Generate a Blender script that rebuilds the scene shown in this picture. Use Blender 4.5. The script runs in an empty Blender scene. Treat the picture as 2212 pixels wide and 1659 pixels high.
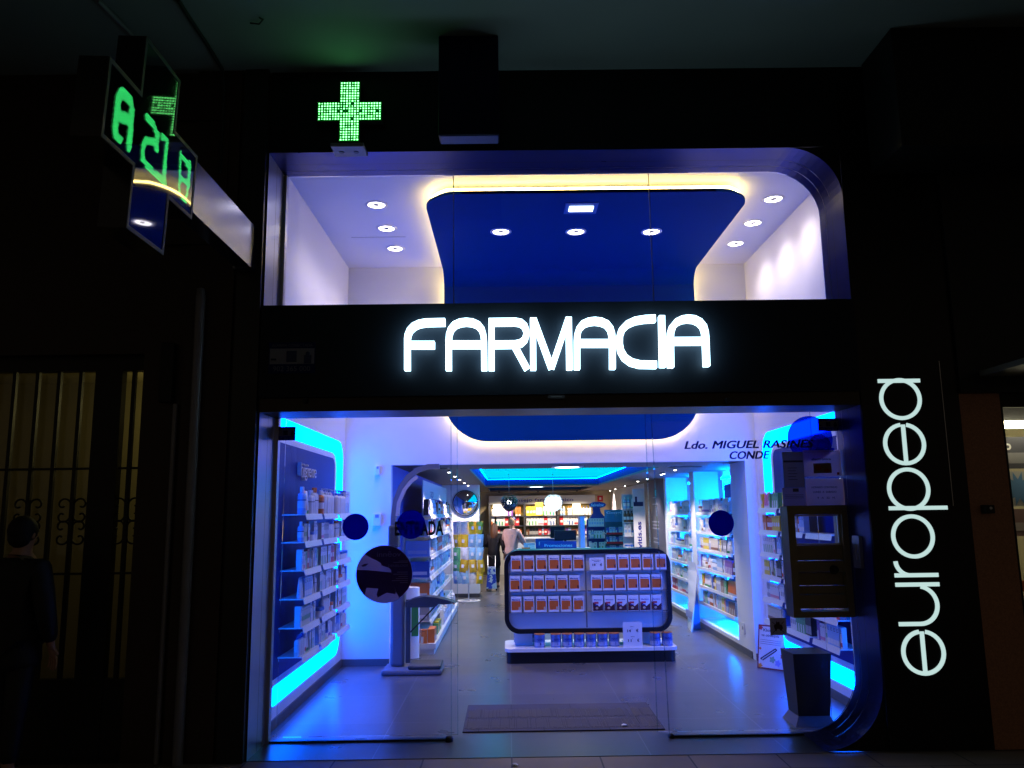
import bpy, bmesh, math, random
from mathutils import Vector, Matrix, Euler
PI = math.pi
random.seed(7)
scene = bpy.context.scene
COL = scene.collection

# ---------------------------------------------------------------- camera
W0, H0, FOC = 2212.0, 1659.0, 1720.0
def cam_axes(pitch, yaw, roll):
    p, y, r = map(math.radians, (pitch, yaw, roll))
    fw = Vector((math.sin(y)*math.cos(p), math.cos(y)*math.cos(p), math.sin(p)))
    right = fw.cross(Vector((0, 0, 1))).normalized()
    up = right.cross(fw)
    return right*math.cos(r)-up*math.sin(r), up*math.cos(r)+right*math.sin(r), fw
CR, CU, CF = cam_axes(9.1, 0.35, 0.75)
CP = Vector((0, -5.75, 1.65))
cam = bpy.data.cameras.new('camera'); camo = bpy.data.objects.new('camera', cam); COL.objects.link(camo)
camo.matrix_world = Matrix(((CR.x, CU.x, -CF.x, CP.x), (CR.y, CU.y, -CF.y, CP.y), (CR.z, CU.z, -CF.z, CP.z), (0, 0, 0, 1)))
cam.sensor_width = 36.0; cam.lens = 36.0*FOC/W0; cam.clip_start = 0.05; cam.clip_end = 500
scene.camera = camo
def on(px, py, axis, val):
    """the point of a real plane (axis = val) seen at a pixel of the photograph"""
    d = CF+CR*((px-W0/2)/FOC)+CU*((H0/2-py)/FOC)
    return CP+d*((val-CP[axis])/d[axis])

# ---------------------------------------------------------------- world and exposure
world = bpy.data.worlds.new('World'); scene.world = world; world.use_nodes = True
bg = world.node_tree.nodes['Background']; bg.inputs[0].default_value = (0.85, 0.68, 0.50, 1); bg.inputs[1].default_value = 0.045
vs = scene.view_settings; vs.view_transform = 'Standard'; vs.look = 'None'; vs.exposure = 0; vs.gamma = 1
try:
    cy = scene.cycles
    cy.use_denoising = True; cy.denoiser = 'OPENIMAGEDENOISE'
    cy.max_bounces = 9; cy.diffuse_bounces = 4; cy.glossy_bounces = 4; cy.transparent_max_bounces = 24; cy.transmission_bounces = 4
    cy.sample_clamp_indirect = 3.0; cy.sample_clamp_direct = 0; cy.caustics_reflective = False; cy.caustics_refractive = False
    cy.use_light_tree = True
except Exception as ex: print(ex)

# ---------------------------------------------------------------- materials
MATS = {}
def mat(name, col=(.5, .5, .5), rough=.5, metal=0., spec=.5, noise=0., nscale=8., bump=0., emit=None, estr=0., coat=0., alpha=1.):
    if name in MATS: return MATS[name]
    m = bpy.data.materials.new(name); m.use_nodes = True; nt = m.node_tree
    b = nt.nodes['Principled BSDF']
    b.inputs['Base Color'].default_value = (*col, 1); b.inputs['Roughness'].default_value = rough
    b.inputs['Metallic'].default_value = metal; b.inputs['Specular IOR Level'].default_value = spec
    if coat: b.inputs['Coat Weight'].default_value = coat; b.inputs['Coat Roughness'].default_value = .05
    if noise or bump:
        tc = nt.nodes.new('ShaderNodeTexCoord'); n = nt.nodes.new('ShaderNodeTexNoise'); n.inputs['Scale'].default_value = nscale
        n.inputs['Detail'].default_value = 5; nt.links.new(tc.outputs['Object'], n.inputs['Vector'])
        if noise:
            mx = nt.nodes.new('ShaderNodeMix'); mx.data_type = 'RGBA'
            mx.inputs[6].default_value = (*[c*(1-noise) for c in col], 1); mx.inputs[7].default_value = (*[min(1, c*(1+noise)) for c in col], 1)
            nt.links.new(n.outputs['Fac'], mx.inputs[0]); nt.links.new(mx.outputs[2], b.inputs['Base Color'])
            mr = nt.nodes.new('ShaderNodeMapRange'); mr.inputs[3].default_value = max(0, rough-.12*noise*3); mr.inputs[4].default_value = min(1, rough+.12*noise*3)
            nt.links.new(n.outputs['Fac'], mr.inputs[0]); nt.links.new(mr.outputs[0], b.inputs['Roughness'])
        if bump:
            bp = nt.nodes.new('ShaderNodeBump'); bp.inputs['Strength'].default_value = bump; bp.inputs['Distance'].default_value = .01
            nt.links.new(n.outputs['Fac'], bp.inputs['Height']); nt.links.new(bp.outputs[0], b.inputs['Normal'])
    if emit:
        b.inputs['Emission Color'].default_value = (*emit, 1); b.inputs['Emission Strength'].default_value = estr
    MATS[name] = m; return m
def emat(name, col, s):
    if name in MATS: return MATS[name]
    m = bpy.data.materials.new(name); m.use_nodes = True; nt = m.node_tree
    for n in list(nt.nodes):
        if n.type == 'BSDF_PRINCIPLED': nt.nodes.remove(n)
    e = nt.nodes.new('ShaderNodeEmission'); e.inputs[0].default_value = (*col, 1); e.inputs[1].default_value = s
    nt.links.new(e.outputs[0], nt.nodes['Material Output'].inputs[0]); MATS[name] = m; return m
def glassmat(name, ior=1.45, tint=(.97, .98, 1), rough=0.0, film=None):
    if name in MATS: return MATS[name]
    m = bpy.data.materials.new(name); m.use_nodes = True; nt = m.node_tree
    nt.nodes.remove(nt.nodes['Principled BSDF'])
    t = nt.nodes.new('ShaderNodeBsdfTransparent'); t.inputs[0].default_value = (*tint, 1)
    g = nt.nodes.new('ShaderNodeBsdfGlossy'); g.inputs['Roughness'].default_value = rough
    f = nt.nodes.new('ShaderNodeFresnel'); f.inputs[0].default_value = ior
    mx = nt.nodes.new('ShaderNodeMixShader'); nt.links.new(f.outputs[0], mx.inputs[0])
    base = t
    if film:   # translucent coloured vinyl
        d = nt.nodes.new('ShaderNodeBsdfDiffuse'); d.inputs[0].default_value = (*film[0], 1)
        m2 = nt.nodes.new('ShaderNodeMixShader'); m2.inputs[0].default_value = film[1]
        nt.links.new(t.outputs[0], m2.inputs[1]); nt.links.new(d.outputs[0], m2.inputs[2]); base = m2
    nt.links.new(base.outputs[0], mx.inputs[1]); nt.links.new(g.outputs[0], mx.inputs[2])
    nt.links.new(mx.outputs[0], nt.nodes['Material Output'].inputs[0]); MATS[name] = m; return m
def tilemat(name, col, grout, w, h, rough, off=0.0, msize=.004, noise=.2, mix=None):
    m = bpy.data.materials.new(name); m.use_nodes = True; nt = m.node_tree; b = nt.nodes['Principled BSDF']
    tc = nt.nodes.new('ShaderNodeTexCoord'); br = nt.nodes.new('ShaderNodeTexBrick'); br.offset = off; br.squash = 1
    br.inputs['Scale'].default_value = 1; br.inputs['Brick Width'].default_value = w; br.inputs['Row Height'].default_value = h
    br.inputs['Mortar Size'].default_value = msize; br.inputs['Mortar Smooth'].default_value = .1
    c2 = mix or [c*1.25 for c in col]
    br.inputs['Color1'].default_value = (*col, 1); br.inputs['Color2'].default_value = (*c2, 1); br.inputs['Mortar'].default_value = (*grout, 1)
    nt.links.new(tc.outputs['Object'], br.inputs['Vector'])
    n = nt.nodes.new('ShaderNodeTexNoise'); n.inputs['Scale'].default_value = 2.2; n.inputs['Detail'].default_value = 3; n.inputs['Roughness'].default_value = .5
    nt.links.new(tc.outputs['Object'], n.inputs['Vector'])
    mx = nt.nodes.new('ShaderNodeMix'); mx.data_type = 'RGBA'; mx.blend_type = 'MULTIPLY'; mx.inputs[0].default_value = 1
    mr = nt.nodes.new('ShaderNodeMapRange'); mr.inputs[1].default_value = .1; mr.inputs[2].default_value = .9; mr.inputs[3].default_value = 1-noise; mr.inputs[4].default_value = 1+noise
    nt.links.new(n.outputs['Fac'], mr.inputs[0]); nt.links.new(br.outputs['Color'], mx.inputs[6]); nt.links.new(mr.outputs[0], mx.inputs[7])
    nt.links.new(mx.outputs[2], b.inputs['Base Color'])
    r2 = nt.nodes.new('ShaderNodeMapRange'); r2.inputs[1].default_value = .1; r2.inputs[2].default_value = .9; r2.inputs[3].default_value = rough-.05; r2.inputs[4].default_value = rough+.06
    nt.links.new(n.outputs['Fac'], r2.inputs[0]); nt.links.new(r2.outputs[0], b.inputs['Roughness'])
    bp = nt.nodes.new('ShaderNodeBump'); bp.inputs['Strength'].default_value = .25; bp.inputs['Distance'].default_value = .003; bp.invert = True
    nt.links.new(br.outputs['Fac'], bp.inputs['Height']); nt.links.new(bp.outputs[0], b.inputs['Normal'])
    MATS[name] = m; return m

WHITE = mat('white_plaster', (.80, .79, .78), .55, noise=.03, nscale=3)
WHITE2 = mat('white_lacquer', (.78, .78, .78), .3, noise=.02)
BLACKP = mat('black_gloss_panel', (.004, .004, .006), .32, spec=.35, noise=.3, nscale=4)
BLACKM = mat('black_matte', (.006, .006, .007), .6, noise=.2)
BLACKF = mat('black_frame', (.006, .006, .008), .35)
BLUEB = mat('blue_board', (.001, .014, .17), .45, spec=.15, noise=.05, nscale=3)
BLUEC = mat('blue_ceiling_paint', (.0, .042, .205), .75, spec=.05, noise=.05)
NAVY = mat('navy_paint', (.004, .012, .09), .45)
STEEL = mat('brushed_blue_steel', (.02, .03, .20), .32, metal=.75, noise=.05, nscale=5)
JAMB = mat('jamb_aluminium', (.55, .58, .76), .30, metal=.55, noise=.08, nscale=5)
ALU = mat('aluminium', (.6, .6, .62), .35, metal=.8, noise=.05)
GREY = mat('grey_paint', (.22, .22, .24), .5, noise=.06)
DGREY = mat('dark_grey', (.05, .05, .055), .45, noise=.1)
SLATE = mat('slate_board', (.05, .055, .08), .4, noise=.1)
BROWNC = mat('brown_ceiling', (.085, .065, .06), .6, noise=.06)
BRONZE = mat('bronze_metal', (.26, .21, .12), .42, metal=.35, noise=.2, nscale=10)
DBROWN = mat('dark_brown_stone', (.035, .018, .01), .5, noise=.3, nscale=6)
GRANITE = mat('brown_granite', (.42, .19, .09), .45, noise=.5, nscale=90)
SOFFITM = mat('soffit_paint', (.22, .28, .26), .8, noise=.08, nscale=2)
IRON = mat('wrought_iron', (.004, .004, .004), .5)
GLASS = glassmat('clear_glass'); GLASSG = glassmat('green_edge_glass', 1.45, (.75, .88, .95))
ACRYL = glassmat('acrylic', 1.4, (.85, .9, .95))
def papermat(name, col, tr=.5, noise=.0):
    if name in MATS: return MATS[name]
    m = bpy.data.materials.new(name); m.use_nodes = True; nt = m.node_tree; nt.nodes.remove(nt.nodes['Principled BSDF'])
    d = nt.nodes.new('ShaderNodeBsdfDiffuse'); d.inputs[0].default_value = (*col, 1); t = nt.nodes.new('ShaderNodeBsdfTranslucent'); t.inputs[0].default_value = (*col, 1)
    mx = nt.nodes.new('ShaderNodeMixShader'); mx.inputs[0].default_value = tr
    nt.links.new(d.outputs[0], mx.inputs[1]); nt.links.new(t.outputs[0], mx.inputs[2]); nt.links.new(mx.outputs[0], nt.nodes['Material Output'].inputs[0]); MATS[name] = m; return m
VINYL = papermat('navy_vinyl', (.004, .035, .62), .8)
VINYLL = glassmat('azure_vinyl', 1.3, (.0, .22, .95), film=((.0, .12, .8), .12))
NEON = emat('azure_neon', (0.0, .095, 1.0), 23.0)
COFFER_GLOW = emat('painted_coffer_glow', (0.0, .72, 1.0), .98)
NEON3 = emat('azure_tube', (0.0, .17, 1.0), 330.0)
WARM = emat('warm_cove_strip', (1.0, .72, .20), 30.0)
LETTER = emat('letter_white_light', (.52, .82, 1.0), 5.0)
LETTER2 = emat('panel_letter_light', (.58, .80, .77), .92)
LEDG = emat('green_led', (.05, 1.0, .22), 3.2)
LEDW = emat('green_white_led', (.17, 1.0, .24), 6.0)
LEDB = emat('green_led_glow', (.0, .16, .012), .40)
BULB = emat('downlight_bulb', (1.0, .92, .95), 14)
BULBS = emat('small_bulb', (1.0, .92, .85), 22)
COOL = emat('cool_lamp', (.75, .95, 1.0), 6)
TUBE = emat('shop_tube', (1.0, .90, .55), 16)
CARD = mat('white_card', (.75, .74, .76), .6)
INK = mat('dark_ink', (.01, .012, .05), .5)
INKB = mat('blue_ink', (.008, .02, .28), .4)
SKIN = mat('skin', (.50, .28, .19), .5)
HAIRB = mat('brown_hair', (.09, .035, .015), .5, noise=.4, nscale=40)
HAIRG = mat('blonde_hair', (.48, .27, .14), .5, noise=.4, nscale=40)
HAIRR = mat('ginger_hair', (.30, .07, .03), .5, noise=.4, nscale=40)

# ---------------------------------------------------------------- builders
def prop(o, label=None, cat=None, group=None, kind=None):
    if label: o['label'] = label
    if cat: o['category'] = cat
    if group: o['group'] = group
    if kind: o['kind'] = kind
    return o
def thing(name, label, cat, loc=(0, 0, 0), group=None, rz=0):
    o = bpy.data.objects.new(name, None); COL.objects.link(o); o.location = loc; o.rotation_euler = (0, 0, rz)
    o.empty_display_size = .1
    return prop(o, label, cat, group)
FONTCACHE = {}
def text_geo(s, bold=0., shear=0., spacing=1.0):
    key = (s, bold, shear, spacing)
    if key in FONTCACHE: return FONTCACHE[key]
    cu = bpy.data.curves.new('t', 'FONT'); cu.body = s; cu.size = 1; cu.offset = bold; cu.shear = shear; cu.space_character = spacing
    cu.resolution_u = 3
    ob = bpy.data.objects.new('t', cu); COL.objects.link(ob)
    me = bpy.data.meshes.new_from_object(ob.evaluated_get(bpy.context.evaluated_depsgraph_get()))
    vs_ = [(v.co.x, v.co.y) for v in me.vertices]; fs = [tuple(p.vertices) for p in me.polygons]
    bpy.data.objects.remove(ob); bpy.data.curves.remove(cu); bpy.data.meshes.remove(me)
    if vs_:
        x0 = min(v[0] for v in vs_); x1 = max(v[0] for v in vs_); y0 = min(v[1] for v in vs_); y1 = max(v[1] for v in vs_)
    else: x0 = x1 = y0 = y1 = 0
    FONTCACHE[key] = (vs_, fs, x0, x1, y0, y1); return FONTCACHE[key]
class MB:
    def __init__(s): s.v = []; s.f = []; s.m = []; s.sm = []
    def add(s, vs_, fs, mi=0, smooth=False):
        b = len(s.v); s.v += [Vector(v) for v in vs_]
        for f in fs: s.f.append(tuple(b+i for i in f)); s.m.append(mi); s.sm.append(smooth)
    def box(s, x0, x1, y0, y1, z0, z1, mi=0):
        s.add([(x0, y0, z0), (x1, y0, z0), (x1, y1, z0), (x0, y1, z0), (x0, y0, z1), (x1, y0, z1), (x1, y1, z1), (x0, y1, z1)],
              [(0, 3, 2, 1), (4, 5, 6, 7), (0, 1, 5, 4), (1, 2, 6, 5), (2, 3, 7, 6), (3, 0, 4, 7)], mi); return s
    def bbox(s, x0, x1, y0, y1, z0, z1, r=.005, mi=0):
        bm = bmesh.new(); bmesh.ops.create_cube(bm, size=1)
        for v in bm.verts: v.co = Vector(((x0+x1)/2+v.co.x*(x1-x0), (y0+y1)/2+v.co.y*(y1-y0), (z0+z1)/2+v.co.z*(z1-z0)))
        bmesh.ops.bevel(bm, geom=bm.edges[:], offset=r, segments=2, affect='EDGES', profile=.5)
        bm.verts.index_update(); s.add([v.co.copy() for v in bm.verts], [tuple(v.index for v in f.verts) for f in bm.faces], mi); bm.free(); return s
    def quad(s, a, b, c, d, mi=0): s.add([a, b, c, d], [(0, 1, 2, 3)], mi); return s
    def prism(s, pts, o, u, v, n, depth, mi=0, smooth=False):
        """closed outline pts (2D) on origin o with axes u, v; extruded depth along n"""
        o, u, v, n = map(Vector, (o, u, v, n)); k = len(pts)
        A = [o+u*p[0]+v*p[1] for p in pts]; B = [a+n*depth for a in A]
        fs = [tuple(range(k)), tuple(range(2*k-1, k-1, -1))]+[(i, k+i, k+(i+1) % k, (i+1) % k) for i in range(k)]
        s.add(A+B, fs, mi, smooth); return s
    def stroke(s, pts, w, o, u, v, n, depth, mi=0, closed=False, wy=None):
        """a ribbon of width w (wy across v) along 2D points, extruded"""
        o, u, v, n = map(Vector, (o, u, v, n)); wy = wy or w; k = len(pts); L = []; R_ = []
        for i, p in enumerate(pts):
            a = pts[(i-1) % k] if (closed or i > 0) else p; c = pts[(i+1) % k] if (closed or i < k-1) else p
            d1 = Vector((p[0]-a[0], p[1]-a[1])); d2 = Vector((c[0]-p[0], c[1]-p[1]))
            if d1.length < 1e-9: d1 = d2.copy()
            if d2.length < 1e-9: d2 = d1.copy()
            d1.normalize(); d2.normalize(); t = d1+d2
            t = d1 if t.length < 1e-6 else t.normalized(); nn = Vector((-t.y, t.x)); sc = 1/max(.45, nn.dot(Vector((-d1.y, d1.x))))
            L.append((p[0]+nn.x*w/2*sc, p[1]+nn.y*wy/2*sc)); R_.append((p[0]-nn.x*w/2*sc, p[1]-nn.y*wy/2*sc))
        P = lambda q, dd: o+u*q[0]+v*q[1]+n*dd
        vs_ = [P(q, 0) for q in L]+[P(q, 0) for q in R_]+[P(q, depth) for q in L]+[P(q, depth) for q in R_]
        fs = []
        for i in range(k if closed else k-1):
            j = (i+1) % k
            fs += [(i, j, k+j, k+i), (2*k+i, 3*k+i, 3*k+j, 2*k+j), (i, 2*k+i, 2*k+j, j), (k+i, k+j, 3*k+j, 3*k+i)]
        if not closed: fs += [(0, k, 3*k, 2*k), (k-1, 3*k-1, 4*k-1, 2*k-1)]
        s.add(vs_, fs, mi); return s
    def text(s, t, o, u, v, n, size, mi=0, bold=0., shear=0., align='l', width=None, lift=.0015, thick=0., spacing=1.0):
        """flat lettering, u = reading direction, v = up, n = towards the viewer; size is the letter height"""
        vs_, fs, x0, x1, y0, y1 = text_geo(t, bold, shear, spacing)
        if not vs_: return s
        o, u, v, n = map(Vector, (o, u, v, n)); k = size/.73; kx = k
        if width: kx = width/(x1-x0)
        ax = x0 if align == 'l' else (x0+x1)/2 if align == 'c' else x1
        P = [o+u*((a-ax)*kx)+v*(b*k)+n*(lift+thick) for a, b in vs_]
        s.add(P, fs, mi)
        if thick:
            from collections import Counter
            c = Counter()
            for f in fs:
                for i in range(len(f)): c[frozenset((f[i], f[(i+1) % len(f)]))] += 1
            b0 = len(P); Q = [p-n*thick for p in P]
            s.add(P+Q, [(f[i], b0+f[i], b0+f[(i+1) % len(f)], f[(i+1) % len(f)]) for f in fs for i in range(len(f)) if c[frozenset((f[i], f[(i+1) % len(f)]))] == 1], mi)
        return s
    def lathe(s, prof, c, n=24, mi=0, axis=2, smooth=True, cap=True):
        c = Vector(c); vs_ = []
        for r, h in prof:
            for i in range(n):
                a = 2*PI*i/n; p = [r*math.cos(a), r*math.sin(a), h]
                if axis == 1: p = [p[0], p[2], p[1]]
                if axis == 0: p = [p[2], p[0], p[1]]
                vs_.append(c+Vector(p))
        fs = [(k*n+i, k*n+(i+1) % n, (k+1)*n+(i+1) % n, (k+1)*n+i) for k in range(len(prof)-1) for i in range(n)]
        s.add(vs_, fs, mi, smooth)
        if cap:
            s.add(vs_[:n], [tuple(range(n-1, -1, -1))], mi); s.add(vs_[-n:], [tuple(range(n))], mi)
        return s
    def disc(s, c, r, n=32, mi=0, axis=1, ry=None):
        c = Vector(c); ry = ry or r; P = []
        for i in range(n):
            a = 2*PI*i/n; q = [r*math.cos(a), ry*math.sin(a)]
            P.append(c+Vector({0: (0, q[0], q[1]), 1: (q[0], 0, q[1]), 2: (q[0], q[1], 0)}[axis]))
        s.add(P, [tuple(range(n))], mi); return s
    def tube(s, pts, r, n=8, mi=0, smooth=True):
        pts = [Vector(p) for p in pts]; vs_ = []; k = len(pts); up = None
        for i, p in enumerate(pts):
            t = (pts[min(i+1, k-1)]-pts[max(i-1, 0)]).normalized()
            if up is None:
                up = Vector((0, 0, 1)) if abs(t.z) < .9 else Vector((1, 0, 0))
            a = t.cross(up).normalized(); up = a.cross(t).normalized()
            rr = r[i] if isinstance(r, (list, tuple)) else r
            for j in range(n): vs_.append(p+(a*math.cos(2*PI*j/n)+up*math.sin(2*PI*j/n))*rr)
        fs = [(i*n+j, i*n+(j+1) % n, (i+1)*n+(j+1) % n, (i+1)*n+j) for i in range(k-1) for j in range(n)]
        s.add(vs_, fs, mi, smooth); s.add(vs_[:n], [tuple(range(n))], mi); s.add(vs_[-n:], [tuple(range(n))], mi); return s
    def ball(s, c, rx, ry=None, rz=None, n=14, mi=0):
        ry = ry or rx; rz = rz or rx; pr = []
        for i in range(n//2+1):
            a = -PI/2+PI*i/(n//2); pr.append((max(1e-4, math.cos(a)), math.sin(a)))
        vs_ = [Vector(c)+Vector((p*rx*math.cos(2*PI*j/n), p*ry*math.sin(2*PI*j/n), h*rz)) for p, h in pr for j in range(n)]
        s.add(vs_, [(k*n+i, k*n+(i+1) % n, (k+1)*n+(i+1) % n, (k+1)*n+i) for k in range(len(pr)-1) for i in range(n)], mi, True); return s
    def build(s, name, mats, parent=None, label=None, cat=None, group=None, kind=None, shift=True):
        if not isinstance(mats, (list, tuple)): mats = [mats]
        me = bpy.data.meshes.new(name); off = Vector((0, 0, 0))
        if parent is not None and shift:
            off = Vector(parent.location)
            if parent.parent: off = off+Vector(parent.parent.location)
        me.from_pydata([v-off for v in s.v], [], s.f)
        for m in mats: me.materials.append(m)
        me.polygons.foreach_set('material_index', s.m); me.polygons.foreach_set('use_smooth', s.sm); me.update()
        bm = bmesh.new(); bm.from_mesh(me); bmesh.ops.recalc_face_normals(bm, faces=bm.faces[:]); bm.to_mesh(me); bm.free()
        o = bpy.data.objects.new(name, me); COL.objects.link(o)
        if parent is not None: o.parent = parent
        return prop(o, label, cat, group, kind)
def rrect(x0, x1, z0, z1, r, n=8):
    """rounded rectangle; r one value or four (bottom-left, bottom-right, top-right, top-left)"""
    if not isinstance(r, (list, tuple)): r = [r]*4
    P = []
    for (cx, cz, a0, rr) in ((x0+r[0], z0+r[0], PI, r[0]), (x1-r[1], z0+r[1], 1.5*PI, r[1]), (x1-r[2], z1-r[2], 0, r[2]), (x0+r[3], z1-r[3], .5*PI, r[3])):
        if rr < 1e-4: P.append((cx, cz)); continue
        for i in range(n+1):
            a = a0+PI/2*i/n; P.append((cx+rr*math.cos(a), cz+rr*math.sin(a)))
    return P
def ring_faces(mb, outer, inner, o, u, v, n, depth, mi=0):
    """band between two outlines of equal length, extruded"""
    o, u, v, n = map(Vector, (o, u, v, n)); k = len(outer); P = lambda q, d: o+u*q[0]+v*q[1]+n*d
    vs_ = [P(q, 0) for q in outer]+[P(q, 0) for q in inner]+[P(q, depth) for q in outer]+[P(q, depth) for q in inner]
    fs = []
    for i in range(k):
        j = (i+1) % k
        fs += [(i, j, k+j, k+i), (2*k+i, 2*k+j, 3*k+j, 3*k+i), (i, 2*k+i, 2*k+j, j), (k+i, k+j, 3*k+j, 3*k+i)]
    mb.add(vs_, fs, mi)
X_, Y_, Z_ = Vector((1, 0, 0)), Vector((0, 1, 0)), Vector((0, 0, 1))
ORD = ['first', 'second', 'third', 'fourth', 'fifth', 'sixth', 'seventh', 'eighth', 'ninth', 'tenth', 'eleventh', 'twelfth', 'thirteenth', 'fourteenth',
       'fifteenth', 'sixteenth', 'seventeenth', 'eighteenth', 'nineteenth', 'twentieth', 'twenty-first', 'twenty-second', 'twenty-third', 'twenty-fourth', 'twenty-fifth',
       'twenty-sixth', 'twenty-seventh', 'twenty-eighth', 'twenty-ninth', 'thirtieth']+['%d-th' % i for i in range(31, 80)]

# ================================================================ THE SETTING
MB().box(-30, 30, -30, 0.0, -.20, -.004).build('pavement', tilemat('pavement_tiles', (.22, .16, .12), (.05, .04, .035), .60, .30, .6, .5, .006, .3), kind='structure')
MB().box(-30, 30, 0.0, 30, -.20, -.03).build('ground', DGREY, kind='structure')
FLOORM = tilemat('shop_floor_tiles', (.096, .090, .096), (.20, .19, .20), .95, .95, .29, 0, .004, .10)
MB().box(-1.80, 3.3, 0.001, 17, -.03, 0.0).build('shop_floor', FLOORM, kind='structure')
MB().box(-6, -1.8, 0.001, 6, -.03, 0.0).build('hall_floor', DGREY, kind='structure')

# arcade soffit over the pavement with its street-side beam
SOF = 5.05
mb = MB(); mb.box(-9, 2.80, -5.2, 0, SOF, SOF+.2); mb.box(2.80, 9, -5.2, 0, SOF+.001, SOF+.2)
mb.build('arcade_ceiling', SOFFITM, kind='structure')
MB().box(2.79, 9, -.51, -.031, 4.15, SOF-.001).build('soffit_beam', BLACKM, None, 'deep black beam box under the soffit above the vertical lettered sign', 'beam')

# ---- pharmacy building
ph = thing('pharmacy_building', 'black clad pharmacy shopfront with curved blue portal around a brightly lit blue and white interior', 'building', (0, 0, 0))
OUT = [(-1.80, 0.0), (-1.80, 4.385)]
for i in range(13): a = PI/2-PI/2*i/12; OUT.append((2.17+.40*math.cos(a), 3.985+.40*math.sin(a)))
for i in range(13): a = -PI/2*i/12; OUT.append((2.14+.43*math.cos(a), .45+.44*math.sin(a)))
# facade cladding: everything outside the portal outline, right of x=-1.8
mb = MB()
XR, ZT = 3.30, SOF
mb.box(-1.80, 2.17, 0, .25, 4.390, ZT)          # above
def fan(corner, pts, y0, y1):
    for a, b in zip(pts[:-1], pts[1:]):
        mb.add([(corner[0], y0, corner[1]), (a[0], y0, a[1]), (b[0], y0, b[1])], [(0, 1, 2)])
fan((2.576, 4.391), OUT[2:15], 0, .25); fan((2.576, .0), OUT[15:28], 0, .25)
mb.box(2.17, 2.575, 0, .25, 4.390, ZT); mb.box(2.575, XR, -.001, .25, 0.0, ZT)
cl = mb.build('facade_cladding', BLACKP, ph)
# joint lines of the cladding: thin dark seams
mb = MB()
for x in (-.55, .75, 2.05): mb = MB(); mb.box(x-.003, x+.003, -.002, .0, 4.40, ZT); mb.build('cladding_seam', BLACKM, ph)
# portal: lining of the opening, two bands with a dark groove between
mb = MB(); k = len(OUT)
JB = MB()
def band(y0, y1, ins, mi):
    P = []
    cx, cz = .4, 2.2
    for (x, z) in OUT:
        dx = -ins if x > 2.15 else (ins if x < -1.7 else 0); P.append((x+dx*(1 if x > 2.5 or x < -1.7 else .7), z-(ins if z > 4.2 else 0)))
    mb.add([(p[0], y0, p[1]) for p in P]+[(p[0], y1, p[1]) for p in P], [(i, i+1, k+i+1, k+i) for i in range(1, k-1)], mi, False)
    JB.add([(P[i][0], y0, P[i][1]) for i in (0, 1)]+[(P[i][0], y1, P[i][1]) for i in (0, 1)], [(0, 1, 3, 2)], mi)
band(0, .21, 0, 0); band(.21, .215, -.002, 1); band(.215, .33, 0, 0); band(.33, .334, -.002, 1); band(.334, .44, 0.0, 0)
mb.build('portal_frame', [STEEL, BLACKM], ph); JB.build('door_jamb', [JAMB, BLACKM], ph)
# inner edge profile around the glass
mb = MB(); mb.box(-1.80, -1.775, .40, .46, 0, 4.38); mb.build('glazing_profile', ALU, ph)
# interior walls of the front room
XL, XW, YB, ZC = -1.86, 2.83, 3.35, 4.52
mb = MB(); mb.box(XL-.15, XL, .44, YB, 0, ZC); mb.box(XL, -1.801, .44, .46, 0, ZC); mb.build('side_wall', WHITE, ph)
mb = MB(); mb.box(XW, XW+.15, .44, YB, 0, ZC); mb.box(2.571, XW, .44, .46, 0, ZC); mb.build('side_wall', WHITE, ph)
mb = MB(); mb.box(XL-.15, XW+.15, .24, YB+.3, ZC, ZC+.15); mb.build('ceiling', WHITE, ph)
mb = MB(); mb.box(XL, XW, .441, .46, 4.392, ZC); mb.build('window_header', WHITE, ph)
ZL = 2.19   # lintel of the opening to the rear room, which is also its ceiling
mb = MB(); mb.box(XL, -1.33, YB, YB+.12, 0, ZC); mb.box(-1.33, 2.70, YB, YB+.12, ZL, ZC); mb.box(2.70, XW, YB, YB+.12, 0, ZC); mb.build('rear_wall', WHITE, ph)
# skirting boards
mb = MB()
for q in ((XL, XL+.012, .46, YB), (XL+.012, -1.33, YB-.012, YB), (XW-.012, XW, .46, YB), (2.70, XW-.012, YB-.012, YB), (2.688, 2.70, YB+.12, 8.0)): mb = MB(); mb.box(*q, 0, .075); mb.build('skirting', mat('grey_skirting', (.10, .09, .09), .5), ph)
# rear room shell
mb = MB(); mb.box(-1.50, -1.33, YB+.12, 10.3, 0, ZL+.3); mb.build('rear_room_wall', mat('azure_glow_wall', (.05, .12, .55), .5, noise=.04), ph)  # azure glow on this wall is put into its paint colour
mb = MB(); mb.box(-3.6, -.59, 10.3, 10.75, 0, ZL); mb.build('mirror_column', WHITE, ph)
mb = MB(); mb.box(-.59-.51, -.588, 10.29, 10.76, 0, .075); mb.build('column_base', DGREY, ph)
BEIGE = mat('beige_wall', (.62, .50, .30), .6, noise=.04)
mb = MB(); mb.box(-3.6, 3.4, 16.35, 16.5, 0, ZL+.3); mb.box(-3.6, -3.5, 10.7, 16.4, 0, ZL+.3); mb.build('end_wall', BEIGE, ph)
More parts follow.
